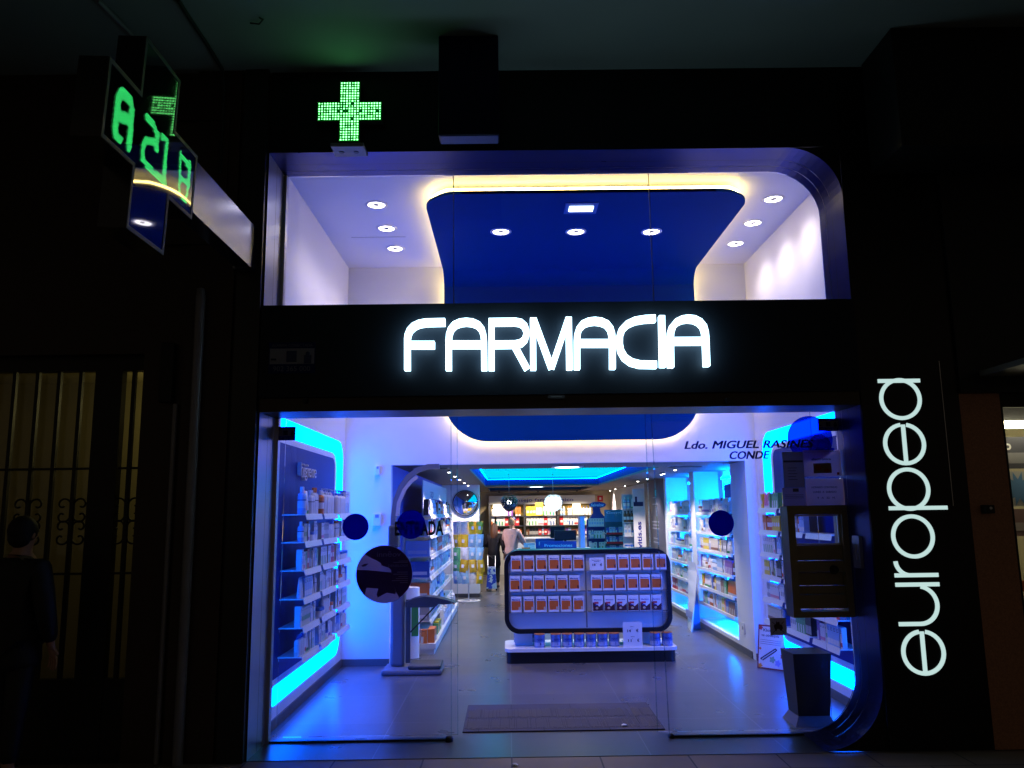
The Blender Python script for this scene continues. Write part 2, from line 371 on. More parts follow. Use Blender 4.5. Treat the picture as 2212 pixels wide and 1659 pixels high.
# rear ceiling with a coffer; its indirect cyan light is put in as emission
cx0, cx1, cy0, cy1 = -.50, 1.95, 4.45, 11.6; ZCF = 2.37
mb = MB()
for (a, b, c, d) in ((-3.6, cx0, YB+.12, 16.4), (cx1, 3.6, YB+.12, 16.4), (cx0, cx1, YB+.12, cy0), (cx0, cx1, cy1, 12.6), (cx0, cx1, 15.9, 16.4)): mb.box(a, b, c, d, ZL, ZL+.03)
mb.build('rear_ceiling', BROWNC, ph)
mb = MB()
for (a, b, c, d, h) in ((cx0-.02, cx0, cy0, cy1, ZCF), (cx1, cx1+.02, cy0, cy1, ZCF), (cx0, cx1, cy0-.02, cy0, ZCF), (cx0, cx1, cy1, cy1+.02, ZCF),
                        (cx0, cx1, 15.9, 15.92, ZCF), (cx0, cx1, 12.58, 12.6, ZCF), (cx0-.02, cx0, 12.6, 15.9, ZCF), (cx1, cx1+.02, 12.6, 15.9, ZCF)): mb.box(a, b, c, d, ZL+.03, h)
mb.box(cx0, cx1, 12.6, 15.9, ZCF, ZCF+.02)
mb.build('coffer_side', BLUEC, ph)
MB().box(cx0, cx1, cy0, cy1, ZCF, ZCF+.02).build('coffer_top', COFFER_GLOW, ph)
# right side wall of the rear room with two niches
XN = 2.70; ND = .36
n1 = (4.00, 5.93); n2 = (6.22, 8.02)
mb = MB()
for a, b in ((YB+.12, n1[0]), (n1[1], n2[0]), (n2[1], 8.2)): mb.box(XN, XN+ND+.1, a, b, 0, ZL)
for a, b in (n1, n2): mb.box(XN, XN+ND, a, b, 0, .12); mb.box(XN+ND, XN+ND+.1, a, b, 0, ZL)
mb.build('niche_wall', WHITE, ph)
for (a, b), nm in ((n1, 'near'), (n2, 'far')):
    mb = MB(); w = .012
    mb.tube([(XN+ND-.03, a+.45, .30), (XN+ND-.03, b-.40, .30)], w, 6); mb.tube([(XN+ND-.03, a+.30, 2.08), (XN+ND-.03, b-.30, 2.08)], w, 6)
    mb.tube([(XN+ND-.03, b-.42, .35), (XN+ND-.03, b-.42, 2.02)], w, 6); mb.tube([(XN+ND-.03, a+.12, .2), (XN+ND-.03, a+.12, 2.02)], w, 6)
    mb.build('neon_tube', NEON3, ph)
    bo = MB(); bo.box(XN+ND-.075, XN+ND-.055, a+.2, b-.55, .36, 1.98)
    if nm == 'near': bo.text('dermo', (XN+ND-.077, a+.95, 1.80), -Y_, Z_, -X_, .10, 1, thick=.006, align='l')
    bo.build('blue_back_board', [BLUEB, WHITE2], ph)
MB().box(XN, XN+.4, 8.2, 10.2, 0, ZL).build('slate_wall', SLATE, ph)
MB().box(XN+.1, XN+.5, 10.2, 16.4, 0, ZL).build('rear_side_wall', WHITE, ph)

# ---- the blue wave hanging under the ceiling and running down the rear wall
wv = thing('wave_canopy', 'deep blue curved canopy hanging under the white ceiling and running down the rear wall', 'ceiling canopy', (.73, 2.1, 4.4))
def wave_outline(ins=0.):
    """outline in (x, s): s runs along the ceiling from the street and then down the wall"""
    S = 2.35+1.93
    P = rrect(-.72+ins, 2.19-ins, ins, S-ins, [.34-ins*.7, .34-ins*.7, .50-ins*.7, .50-ins*.7], 10)
    return P
def bend(x, s, h):
    """s along the sheet, h away from ceiling / wall towards the room; gives a world point"""
    y0, yb, zt, r = .86, YB-.10, ZC-.10, .22
    L1 = (yb-r)-y0
    if s <= L1: return Vector((x, y0+s, zt-h))
    a = (s-L1)/r
    if a < PI/2: return Vector((x, yb-r+(r-h)*math.sin(a), zt-r+(r-h)*math.cos(a)))
    return Vector((x, yb-h, zt-r-(s-L1-r*PI/2)))
O = wave_outline()
# sheet: strips across, following the outline
def width_at(s, ins=0.):
    Sx = 4.28; r0, r1 = .34, .50; x0, x1 = -.72+ins, 2.19-ins
    if s < r0: d = r0-math.sqrt(max(0, r0*r0-(r0-s)**2))
    elif s > Sx-r1: d = r1-math.sqrt(max(0, r1*r1-(s-(Sx-r1))**2))
    else: d = 0
    return x0+d, x1-d
ss = [4.28*i/90 for i in range(91)]; ss = sorted(set(ss+[.004, .01, .02, 4.27, 4.276, .03, 4.25]))
vt, vb, fs = [], [], []
for s_ in ss:
    a, b = width_at(s_); vt += [bend(a, s_, 0), bend(b, s_, 0)]; vb += [bend(a, s_, .025), bend(b, s_, .025)]
n_ = len(ss); V = vt+vb
for i in range(n_-1):
    fs += [(2*i, 2*i+1, 2*i+3, 2*i+2), (2*n_+2*i, 2*n_+2*i+2, 2*n_+2*i+3, 2*n_+2*i+1), (2*i, 2*i+2, 2*n_+2*i+2, 2*n_+2*i), (2*i+1, 2*n_+2*i+1, 2*n_+2*i+3, 2*i+3)]
mb = MB(); mb.add(V, fs, 0); mb.build('canopy_panel', BLUEC, wv)
def wave_path(ins):
    P = []
    S_ = [ins+(4.28-2*ins)*i/60 for i in range(61)]
    for s_ in S_: a, b = width_at(s_, ins); P.append(bend(a, s_, -.035))
    for s_ in reversed(S_): a, b = width_at(s_, ins); P.append(bend(b, s_, -.035))
    return P+[P[0]]
mb = MB(); mb.tube(wave_path(.045), .010, 6); mb.build('light_strip', WARM, wv)
for (x, y) in ((-.3, 1.3), (1.8, 1.3), (-.3, 2.9), (1.8, 2.9)):
    MB().box(x-.01, x+.01, y-.01, y+.01, ZC-.10, ZC).build('hanger', ALU, wv)

# ---- recessed downlights
def downlight(x, y, z, label, group, power=14, spot=True):
    t = thing('downlight', label, 'ceiling lamp', (x, y, z), group)
    mb = MB(); mb.lathe([(.105, 0), (.105, -.006), (.082, -.010), (.078, .0)], (x, y, z), 24, 0); mb.build('trim_ring', WHITE2, t)
    mb = MB(); mb.lathe([(.001, -.006), (.03, -.006), (.03, -.001), (.001, -.001)], (x, y-.012, z-.004), 12, 0, cap=False); mb.build('lamp_cap', GREY, t)
    mb = MB(); mb.lathe([(.078, -.004), (.001, -.0045)], (x, y, z), 24, cap=False); mb.build('bulb', BULB, t)
    if spot:
        l = bpy.data.lights.new('lamp_beam', 'SPOT'); l.energy = power; l.color = (1.0, .84, .84); l.spot_size = math.radians(136); l.spot_blend = 1.0; l.shadow_soft_size = .06
        lo = bpy.data.objects.new('lamp_beam', l); COL.objects.link(lo); lo.parent = t; lo.location = (0, 0, -.03)
    return t
G1 = 'recessed downlights of the front room'
for i, y in enumerate((1.39, 2.02, 2.65)):
    downlight(-1.21, y, ZC, ['left column of three white ceiling downlights, the one nearest the street', 'middle downlight of the three in the left white ceiling strip', 'left column of three white ceiling downlights, the one nearest the rear wall'][i], G1, 44)
    downlight(2.52, y-.04, ZC, ['right column of three white ceiling downlights, the one nearest the street', 'middle downlight of the three in the right white ceiling strip', 'right column of three white ceiling downlights, the one nearest the rear wall'][i], G1, 36)
for i, (x, px) in enumerate(((-.046, 1082), (.729, 1244), (1.507, 1407))):
    p = on(px, 500, 2, ZC-.125); downlight(p.x, p.y, ZC-.125, ['leftmost', 'middle', 'rightmost'][i]+' of three downlights in a row in the blue canopy', G1, 32)
t = thing('cassette_lamp', 'square frosted cool white lamp set in the blue canopy above the middle downlight', 'ceiling lamp', on(1255, 449, 2, ZC-.125))
c = t.location.copy(); mb = MB(); mb.box(c.x-.15, c.x+.15, c.y-.13, c.y+.13, c.z-.008, c.z); mb.build('lamp_frame', mat('lamp_frame_blue', (.1, .2, .5), .4), t)
mb = MB(); mb.box(c.x-.11, c.x+.11, c.y-.06, c.y+.06, c.z-.014, c.z-.008); mb.build('diffuser', COOL, t)
MB().box(-1.62, -1.05, 2.28, 2.285, ZC-.003, ZC).build('ceiling_hatch', GREY, ph)

# ---- glazing
def pane(par, x0, x1, y, z0, z1, name='glass_pane'):
    return MB().box(x0, x1, y-.005, y+.005, z0, z1).build(name, GLASS, par)
def outline_pane(par, y):   # right-hand panes follow the curved corners of the portal
    pass
g = thing('transom_window', 'wide upper window in three butt-jointed panes above the black sign fascia', 'window', (.4, .43, 3.2))
pane(g, -1.79, -.422, .43, 3.10, 4.38); pane(g, -.418, 1.178, .43, 3.10, 4.38)
pts = [(1.182, 3.10), (2.565, 3.10)]+[(2.165+.40*math.cos(a), 3.98+.40*math.sin(a)) for a in [PI/2*i/8 for i in range(9)]]+[(1.182, 4.38)]
MB().prism(pts, (0, .425, 0), X_, Z_, Y_, .01).build('glass_pane', GLASS, g)
for x in (-.42, 1.18): MB().box(x-.003, x+.003, .422, .438, 3.10, 4.38).build('silicone_joint', mat('joint', (.3, .3, .35), .4), g)
gl = thing('fixed_glass_panel', 'tall fixed glass panel left of the entrance, with two navy dots and a round poster', 'glass panel', (-1.1, .43, 0))
pane(gl, -1.79, -.44, .43, .012, 2.44)
MB().box(-1.79, -.44, .418, .442, 0.0, .012).build('bottom_rail', BLACKF, gl)
mb = MB(); mb.lathe([(.028, 0), (.030, .02), (.024, .035), (.004, .040)], (-.455, .40, 0), 16, 0); mb.build('rail_end_stop', BLACKM, gl)
gr = thing('fixed_glass_panel', 'tall fixed glass panel right of the entrance, carrying blue name lettering and notices', 'glass panel', (1.8, .43, 0))
pts = [(1.16, .012)]+[(2.13+.43*math.cos(a), .45+.438*math.sin(a)) for a in [-PI/2+PI/2*i/8 for i in range(9)]]+[(2.56, 2.44), (1.12, 2.44)]
MB().prism(pts, (0, .425, 0), X_, Z_, Y_, .01).build('glass_pane', GLASS, gr)
MB().box(1.16, 2.16, .418, .442, 0, .012).build('bottom_rail', BLACKF, gr)
mb = MB(); mb.lathe([(.022, 0), (.024, .02), (.004, .03)], (1.17, .41, 0), 16, 0); mb.build('rail_end_stop', BLACKM, gr)
d1 = thing('sliding_glass_door', 'sliding glass door leaf slid open behind the left fixed panel', 'glass door', (-1.1, .52, 0))
pane(d1, -1.75, -.40, .52, .015, 2.44)
MB().box(-.402, -.396, .512, .528, .015, 2.44).build('door_edge', GLASSG, d1)
d2 = thing('sliding_glass_door', 'sliding glass door leaf slid open behind the right fixed panel', 'glass door', (1.8, .52, 0))
pane(d2, 1.09, 2.4, .52, .015, 2.44)
MB().box(1.086, 1.092, .512, .528, .015, 2.44).build('door_edge', GLASSG, d2)
MB().box(-.444, -.438, .423, .437, .012, 2.44).build('glass_edge', GLASSG, gl)
pe = MB(); pe.add([(1.117, .423, 2.44), (1.123, .423, 2.44), (1.163, .423, .012), (1.157, .423, .012), (1.117, .437, 2.44), (1.123, .437, 2.44), (1.163, .437, .012), (1.157, .437, .012)], [(0, 1, 2, 3), (4, 5, 6, 7), (0, 3, 7, 4), (1, 5, 6, 2)]); pe.build('glass_edge', GLASSG, gr)

# ---- stickers and lettering on the glass
def dot(px, py, r, label, y, m=VINYL):
    c = on(px, py, 1, y); mb = MB(); mb.lathe([(r, 0), (r, .0015)], (c.x, y, c.z), 40, 0, axis=1, smooth=False)
    return mb.build('round_sticker', m, None, label, 'sticker', 'round navy door stickers')
dot(768, 1138, .100, 'navy round sticker on the left glass, in front of the azure wall', .421)
dot(888, 1133, .108, 'navy round sticker covering part of the dark ENTRADA lettering', .410)
dot(1558, 1130, .098, 'navy round sticker on the right glass, in front of the lit niche', .421)
t = thing('round_sticker', 'large azure round sticker with a pale racket-like drawing at the upper right glass', 'sticker', on(1750, 947, 1, .419))
c = t.location.copy(); mb = MB(); mb.lathe([(.175, 0), (.175, .0015)], (c.x, .419, c.z), 48, 0, axis=1, smooth=False); mb.build('vinyl_disc', VINYLL, t)
mb = MB(); mb.lathe([(.09, 0), (.09, .001)], (c.x+.07, .417, c.z-.06), 32, 0, axis=1, smooth=False); mb.build('drawing', glassmat('azure_vinyl_dark', 1.3, (.02, .25, .8), film=((.03, .1, .5), .2)), t)
mb = MB(); mb.box(c.x+.03, c.x+.18, .414, .416, c.z-.092, c.z-.078); mb.build('drawing_handle', VINYL, t)
mb = MB(); p = on(1478, 970, 1, .42); p2 = on(1576, 992, 1, .42)
for q_ in range(8):
    mb.text('Ldo. MIGUEL RASINES', p+X_*.0022*(q_ % 4)+Z_*.0025*(q_//4), X_, Z_, -Y_, .062, 0, shear=.28, width=on(1757, 960, 1, .42).x-p.x, lift=.001+.0002*q_)
    mb.text('CONDE', p2+X_*.0022*(q_ % 4)+Z_*.0025*(q_//4), X_, Z_, -Y_, .062, 0, shear=.28, width=on(1662, 990, 1, .42).x-p2.x, lift=.001+.0002*q_)
mb.build('name_lettering', INKB, None, 'bold blue italic name lettering in two lines on the right glass panel', 'lettering')
mb = MB(); p = on(853, 1156, 1, .421); mb.text('ENTRADA', p, X_, Z_, -Y_, .105, 0, bold=.03, width=on(958, 1156, 1, .42).x-p.x, thick=.0005)
mb.build('door_lettering', mat('black_vinyl', (.004, .006, .03), .4), None, 'dark capital letters ENTRADA on the left glass behind a navy dot', 'lettering')
# round poster
t = thing('round_poster', 'big dark round beauty poster with a face and pale lettering on the left glass', 'poster', on(830, 1240, 1, .405))
c = t.location.copy(); R0 = .213
mb = MB(); mb.lathe([(R0, 0), (R0, .004)], (c.x, .405, c.z), 56, 0, axis=1, smooth=False)
mb.build('poster_disc', papermat('poster_skin', (.95, .74, .86), .6), t)
def clipped(pts, name, m, dy):
    q = []
    for (a, b) in pts:
        d = math.hypot(a, b); k_ = min(1, .985/d) if d else 1; q.append((a*k_*R0, b*k_*R0))
    MB().prism(q, (c.x, .405-dy, c.z), X_, Z_, Y_, .001).build(name, m, t)
PDK = papermat('poster_dark_ink', (.28, .15, .28), .85)
def cpt(a0, a1, n=14): return [(.985*math.cos(math.radians(a0+(a1-a0)*i/n)), .985*math.sin(math.radians(a0+(a1-a0)*i/n))) for i in range(n+1)]
clipped([(-.45, .55), (-.28, .48), (-.12, .38), (-.10, .30), (.02, .26), (.16, .22), (.24, .14), (.26, .0), (.30, -.3), (.42, -.60)]+cpt(-57, 135, 24), 'poster_dark_shape', PDK, .0012)
clipped([(-.6, .14), (-.2, .10), (.24, .05), (.262, 0), (.302, -.3), (.41, -.60), (.40, -.70), (.10, -.64), (-.22, -.80), (-.26, -.70), (-.20, -.50), (-.62, -.46), (-.68, -.72)]+cpt(226, 171, 10), 'poster_dark_shape', PDK, .0012)
clipped([(-.82, .30), (-.70, .36), (-.56, .37), (-.66, .28), (-.76, .26)], 'poster_eye', PDK, .0012)
mb = MB(); GOLDT = papermat('pale_gold_ink', (.85, .75, .80), .6)
mb.text('innēov', (c.x-.055, .4035, c.z+.128), X_, Z_, -Y_, .040, 0, width=.178); mb.text('DENSILOGY', (c.x+.03, .4035, c.z+.052), X_, Z_, -Y_, .018, 0, width=.150)
for k_, (a, w_) in enumerate(((.092, .07), (.082, .11), (.01, .08), (-.005, .11), (-.022, .07), (-.037, .09), (-.052, .12), (-.067, .06))): mb.box(c.x+.178-w_, c.x+.178, .4025, .4035, c.z+a, c.z+a+.005)
mb.build('poster_text', GOLDT, t)
# security stickers (alarm notices)
def alarm(px0, py0, px1, py1, y, label, dark=False):
    a = on(px0, py0, 1, y); b = on(px1, py1, 1, y); x0, x1, z0, z1 = a.x, b.x, b.z, a.z; w, h = x1-x0, z1-z0
    t = thing('alarm_sticker', label, 'sticker', ((x0+x1)/2, y, (z0+z1)/2), 'alarm company stickers')
    MB().box(x0, x1, y-.002, y, z0, z1).build('sticker_base', papermat('sticker_navy', (.03, .05, .20), .5), t)
    mb = MB(); mb.box(x0+.02*w, x1-.02*w, y-.003, y-.002, z0+.30*h, z0+.80*h); mb.build('sticker_band', papermat('sticker_grey', (.6, .6, .68), .6), t)
    mb = MB(); mb.box(x0+.38*w, x0+.60*w, y-.004, y-.003, z0+.36*h, z0+.72*h); mb.build('sticker_logo', NAVY, t)
    mb = MB(); mb.ball((x0+.84*w, y-.004, z0+.62*h), .05*w, .0006, .08*h, 8); mb.box(x0+.76*w, x0+.92*w, y-.0045, y-.003, z0+.31*h, z0+.58*h); mb.build('sticker_guard', NAVY, t)
    mb = MB(); mb.box(x0+.05*w, x0+.16*w, y-.004, y-.003, z0+.42*h, z0+.48*h); mb.build('sticker_mark', NAVY, t)
    mb = MB(); mb.text('902 365 000', (x0+.1*w, y-.002, z0+.07*h), X_, Z_, -Y_, .17*h, 0, width=.8*w); mb.text('ALARMA CONECTADA', (x0+.06*w, y-.002, z0+.85*h), X_, Z_, -Y_, .10*h, 0, width=.88*w); mb.build('sticker_text', papermat('sticker_text_grey', (.4, .4, .5), .6), t)
alarm(597, 922, 638, 951, .418, 'small alarm notice sticker at the upper left corner of the entrance glass')
alarm(1766, 904, 1812, 931, .412, 'small alarm notice sticker overlapping the large azure disc')
alarm(582, 740, 680, 806, -.052, 'dim alarm notice plate on the left end of the black fascia')

# ---- fascia sign FARMACIA
fs_ = thing('fascia_sign', 'wide black fascia with glowing white FARMACIA letters', 'shop sign', (.35, -.05, 2.9))
a = on(578, 645, 1, -.05); b = on(1832, 880, 1, -.05)
FX0, FX1, FZ1 = -1.797, 2.565, 3.17
mb = MB(); mb.box(FX0, FX1, -.05, .40, 2.485, FZ1, 0); mb.build('fascia_panel', mat('fascia_black', (.012, .018, .028), .5, spec=.2), fs_)
mb = MB(); mb.box(FX0, FX1, -.02, .40, 2.385, 2.483, 0); mb.build('shutter_housing', mat('shutter_housing_brown', (.05, .04, .03), .4, metal=.5, noise=.2), fs_)
mb = MB(); mb.box(FX0, FX1, .10, .40, 2.40, 2.41, 0)
for px in (1570, 660): p = on(px, 866, 1, -.02); mb.lathe([(.018, -.03), (.022, -.005), (.022, 0)], (p.x, -.02, p.z), 12, 0, axis=1)
mb.build('housing_bolt', BLACKM, fs_)
p = on(1184, 857, 1, -.055); mb = MB(); mb.box(p.x, p.x+.12, -.056, -.05, p.z-.014, p.z+.012, 0); mb.box(p.x+.02, p.x+.10, -.057, -.056, p.z-.004, p.z+.002, 1); mb.build('maker_plate', [DGREY, mat('grey_ink', (.2, .2, .2), .5)], fs_)
def zt(x, y): return (1250+x/2.011)/1.47558, (960+y/2.011)/1.47558
YF = -.125
def fl(pts): return [(lambda q: (q.x, q.z))(on(*zt(*p), 1, YF)) for p in pts]
def sh(pts, dx, dy): return [(x+dx, y+dy) for x, y in pts]
A1 = [(361, 440), (361, 250), (364, 212), (375, 178), (400, 149), (435, 134), (475, 129), (515, 134), (550, 149), (574, 178), (584, 212), (588, 250), (590, 440)]
LET = [
 ('F', [[(95, 440), (95, 240), (99, 212), (112, 182), (137, 157), (172, 141), (215, 133), (338, 130)], [(117, 277), (270, 277)]]),
 ('A', [A1, [(361+20, 275), (588-20, 275)]]),
 ('R', [[(637, 440), (637, 130), (790, 128), (825, 135), (849, 155), (860, 185), (861, 212), (850, 243), (825, 265), (790, 273), (655, 275)], [(783, 280), (866, 432)]]),
 ('M', [[(905, 438), (903, 105)], [(907, 112), (1023, 428)], [(1023, 425), (1131, 106)], [(1133, 100), (1138, 436)]]),
 ('A', [sh(A1, 826, -6)[:-1]+[(1415, 432)], [(1207, 266), (1394, 266)]]),
 ('C', [[(1690, 107), (1620, 111), (1560, 121), (1510, 144), (1475, 180), (1461, 225), (1460, 270), (1468, 315), (1493, 358), (1535, 388), (1590, 402), (1698, 404)]]),
 ('I', [[(1731, 90), (1738, 420)]]),
 ('A', [[(1790, 422), (1787, 230), (1790, 195), (1802, 160), (1828, 130), (1862, 114), (1900, 108), (1940, 113), (1975, 130), (2000, 160), (2010, 195), (2014, 230), (2021, 414)], [(1809, 253), (1994, 252)]])]
k_ = 0
for ch, strokes in LET:
    mb = MB()
    for st in strokes:
        mb.stroke(fl(st), .041, (0, YF-.0015*k_, 0), X_, Z_, Y_, .06+.0015*k_, 0, wy=.052); k_ = (k_+1) % 4
    mb.build('sign_letter', LETTER, fs_)

# ---- vertical sign europea
eu = thing('vertical_sign', 'tall black panel with lit white lettering europea reading upwards', 'shop sign', (2.9, -.03, 1.6))
MB().box(2.575, 3.17, -.02, -.003, .012, 3.0).build('sign_panel', BLACKP, eu)
MB().box(3.165, 3.17, -.026, -.021, 1.65, 2.70).build('panel_edge_glint', mat('edge_glint', (.5, .5, .52), .3, metal=1.), eu)  # bright reflection along the panel edge, modelled as a pale strip
XC, RR, SW = 2.86, .140, .0275
def arc(c, r, a0, a1, n=36): return [(c[0]+r*math.cos(math.radians(a0+(a1-a0)*i/n)), c[1]+r*math.sin(math.radians(a0+(a1-a0)*i/n))) for i in range(n+1)]
def eul(strokes):
    mb = MB()
    for i, (st, closed) in enumerate(strokes): mb.stroke(st, SW, (XC, -.028-.001*i, 0), Z_, -X_, Y_, .008+.001*i, 0, closed)
    mb.build('sign_letter', LETTER2, eu)
def ringpts(c, r, n=48): return [(c[0]+r*math.cos(2*PI*i/n), c[1]+r*math.sin(2*PI*i/n)) for i in range(n)]
H = RR+SW/2
for zc in (.650, 2.095): eul([(arc((zc, 0), RR, 8, 350), False), ([(zc-RR, 0), (zc+RR, 0)], False)])
eul([([(.841, H), (.841, -.0)]+arc((.841+.127, -.0), .127, 180, 350, 20), False), ([(1.108, H), (1.108, -H)], False)])
eul([([(1.172, H), (1.172, -H)], False), (arc((1.172+.10, .04), .10, 180, 92, 14), False)])
eul([(ringpts((1.440, 0), RR), True)])
eul([(ringpts((1.772, 0), RR), True), ([(1.638, H), (1.638, -H-.11)], False)])
eul([(ringpts((2.422, 0), RR), True), ([(2.556, H), (2.556, -H)], False)])
# intercom on the right of the portal
t = thing('door_buzzer', 'small steel entry buzzer plate on the curved blue portal', 'buzzer', (2.56, .2, 1.32))
MB().box(2.545, 2.568, .14, .26, 1.21, 1.44).build('buzzer_plate', mat('buzzer_steel', (.35, .36, .45), .3, metal=.6), t)
MB().box(2.538, 2.544, .19, .20, 1.27, 1.38).build('buzzer_slot', ALU, t)

# ---- hanging box above and green cross with its lamp
t = thing('hanging_box', 'dark blue rectangular box hanging from the soffit in front of the facade', 'sign box', (-.25, -.45, 4.7))
MB().bbox(-.465, -.035, -.47, -.33, 4.285, SOF, .008).build('box_body', mat('box_navy', (.0015, .002, .03), .5, spec=.2), t)
MB().box(-.455, -.045, -.46, -.34, 4.278, 4.285).build('box_underside', mat('box_underside_blue', (.08, .09, .25), .4), t)
def dotgrid(mb, P, mi=0, r=.0036):
    for p, u, v in P: mb.add([p-u*r-v*r, p+u*r-v*r, p+u*r+v*r, p-u*r+v*r], [(0, 1, 2, 3)], mi)
t = thing('green_cross_sign', 'flat green LED pharmacy cross glowing above the shop window', 'cross sign', on(755, 240, 1, -.08))
c = t.location.copy(); yc = -.08; a0 = on(690.6, 240, 1, yc); a1 = on(821.5, 240, 1, yc); PIT = (a1.x-a0.x)/22
mb = MB(); s1, s2 = 4*PIT, 12.2*PIT
CR_ = [(-s1, s2), (-s1, s1), (-s2, s1), (-s2, -s1), (-s1, -s1), (-s1, -s2), (s1, -s2), (s1, -s1), (s2, -s1), (s2, s1), (s1, s1), (s1, s2)]
mb.prism(CR_, (c.x, yc+.004, c.z), X_, Z_, Y_, .05); mb.build('cross_housing', BLACKM, t)
MB().box(c.x-.06, c.x+.06, yc+.055, 0, c.z-.15, c.z+.15).build('wall_bracket', BLACKM, t)
mb = MB(); rnd = random.Random(3); s1_, s2_ = 3.6*PIT, 11.6*PIT
mb.prism([(x/abs(x)*(s1_ if abs(abs(x)-s1) < 1e-6 else s2_), z/abs(z)*(s1_ if abs(abs(z)-s1) < 1e-6 else s2_)) for x, z in CR_], (c.x, yc+.002, c.z), X_, Z_, Y_, .0015, 1)
P = []
off = {(-4, 0), (-1, 0), (4, 0), (10, 0), (1, 3), (-2, 0), (1, -3)}
for i in range(-11, 12):
    for j in range(-11, 12):
        if (abs(i) <= 3 or abs(j) <= 3) and (i, j) not in off:
            r_ = PIT*rnd.choice((.27, .26, .28, .24, .17)); dotgrid(mb, [(Vector((c.x+i*PIT, yc, c.z+j*PIT)), X_, Z_)], 0, r_)
mb.build('led_matrix', [LEDW, LEDB], t)
t = thing('flood_lamp', 'flat grey lamp housing just below the green cross', 'lamp', on(753, 321, 1, -.14))
c = t.location.copy(); MB().bbox(c.x-.125, c.x+.125, -.20, -.02, c.z-.01, c.z+.02, .006).build('lamp_housing', mat('lamp_housing_grey', (.25, .25, .3), .4), t)
mb = MB(); mb.lathe([(.02, 0), (.02, -.004)], (c.x-.06, -.1, c.z-.01), 10); mb.lathe([(.02, 0), (.02, -.004)], (c.x+.05, -.1, c.z-.01), 10); mb.build('screw', DGREY, t)

# ---- projecting cross sign on the left with its bracket
t = thing('projecting_cross_sign', 'thick black projecting pharmacy cross with scrolling green LED figures, seen from the side', 'cross sign', (-1.92, -1.77, 3.58))
XF = -1.85
yy = (-2.30, -1.985, -1.555, -1.235); zz = (3.06, 3.385, 3.785, 4.09)
C2 = [(yy[1], zz[0]), (yy[2], zz[0]), (yy[2], zz[1]), (yy[3], zz[1]), (yy[3], zz[2]), (yy[2], zz[2]), (yy[2], zz[3]), (yy[1], zz[3]), (yy[1], zz[2]), (yy[0], zz[2]), (yy[0], zz[1]), (yy[1], zz[1])]
MB().prism(C2, (XF-.006, 0, 0), Y_, Z_, -X_, .14).build('cross_body', mat('gloss_black_body', (.004, .004, .004), .25, noise=.1), t)
def inset(P, d):
    cy_, cz_ = (yy[1]+yy[2])/2, (zz[1]+zz[2])/2
    return [(p[0]-d*(1 if p[0] > cy_ else -1), p[1]-d*(1 if p[1] > cz_ else -1)) for p in P]
mb = MB(); ring_faces(mb, C2, inset(C2, .022), (XF, 0, 0), Y_, Z_, -X_, .006); mb.build('face_frame', mat('frame_grey', (.018, .015, .018), .55), t)
MB().prism(inset(C2, .022), (XF-.003, 0, 0), Y_, Z_, -X_, .003).build('face_glass', mat('mirror_black', (.003, .004, .004), .04, spec=.9), t)
def z1(x, y): p = on((200+x/2.765)/1.47558, (y/2.765)/1.47558, 0, XF); return (p.y, p.z)
def seg_in(p, pts, w):
    for a, b in zip(pts[:-1], pts[1:]):
        ax, ay = b[0]-a[0], b[1]-a[1]; L = ax*ax+ay*ay; k_ = max(0, min(1, ((p[0]-a[0])*ax+(p[1]-a[1])*ay)/L))
        if math.hypot(p[0]-a[0]-k_*ax, p[1]-a[1]-k_*ay) < w: return True
    return False
GL = [([z1(470, 1170), z1(478, 950), z1(495, 830), z1(530, 815), z1(590, 880), z1(605, 960), z1(600, 1100), z1(590, 1290)], .026), ([z1(478, 1010), z1(590, 1050)], .030), ([z1(470, 1170), z1(520, 1230)], .02),
      ([z1(735, 1020), z1(800, 1110), z1(828, 1180), z1(828, 1310)], .022), ([z1(828, 1260), z1(735, 1230), z1(710, 1290), z1(712, 1400), z1(800, 1510), z1(915, 1615)], .020), ([z1(870, 1195), z1(912, 1230), z1(905, 1420), z1(895, 1590)], .020),
      ([z1(1035, 1345), z1(1032, 1500), z1(1030, 1700)], .014), ([z1(1115, 1430), z1(1108, 1600), z1(1090, 1775)], .016), ([z1(1040, 1370), z1(1100, 1450)], .018), ([z1(1035, 1560), z1(1110, 1620)], .02), ([z1(1030, 1690), z1(1085, 1770)], .014)]
p0 = .0150
for G_ in (GL[:3], GL[3:6], GL[6:]):
    mb = MB()
    for i in range(int((yy[3]-yy[0])/p0)):
        for j in range(int((zz[3]-zz[0])/p0)):
            y_ = yy[0]+i*p0+(j % 2)*p0*.5; z_ = zz[0]+j*p0
            if any(seg_in((y_, z_), pts, w) for pts, w in G_): dotgrid(mb, [(Vector((XF+.0015, y_, z_)), Y_, Z_)], 0, .0029)
    mb.build('led_figure', LEDG, t)
t.rotation_euler = (0, math.radians(2.2), 0)
t = thing('sign_bracket', 'brushed metal box arm joining the projecting cross to the facade', 'bracket', (-1.92, -.6, 3.6))
MB().box(-1.97, -1.855, -1.235, -.15, 3.43, 3.76).build('bracket_arm', mat('satin_metal', (.17, .18, .25), .20, metal=.95, noise=.03), t)
MB().box(-1.99, -1.853, -.148, 0, 3.425, 3.765).build('bracket_plate', mat('satin_metal', (.55, .56, .62)), t)

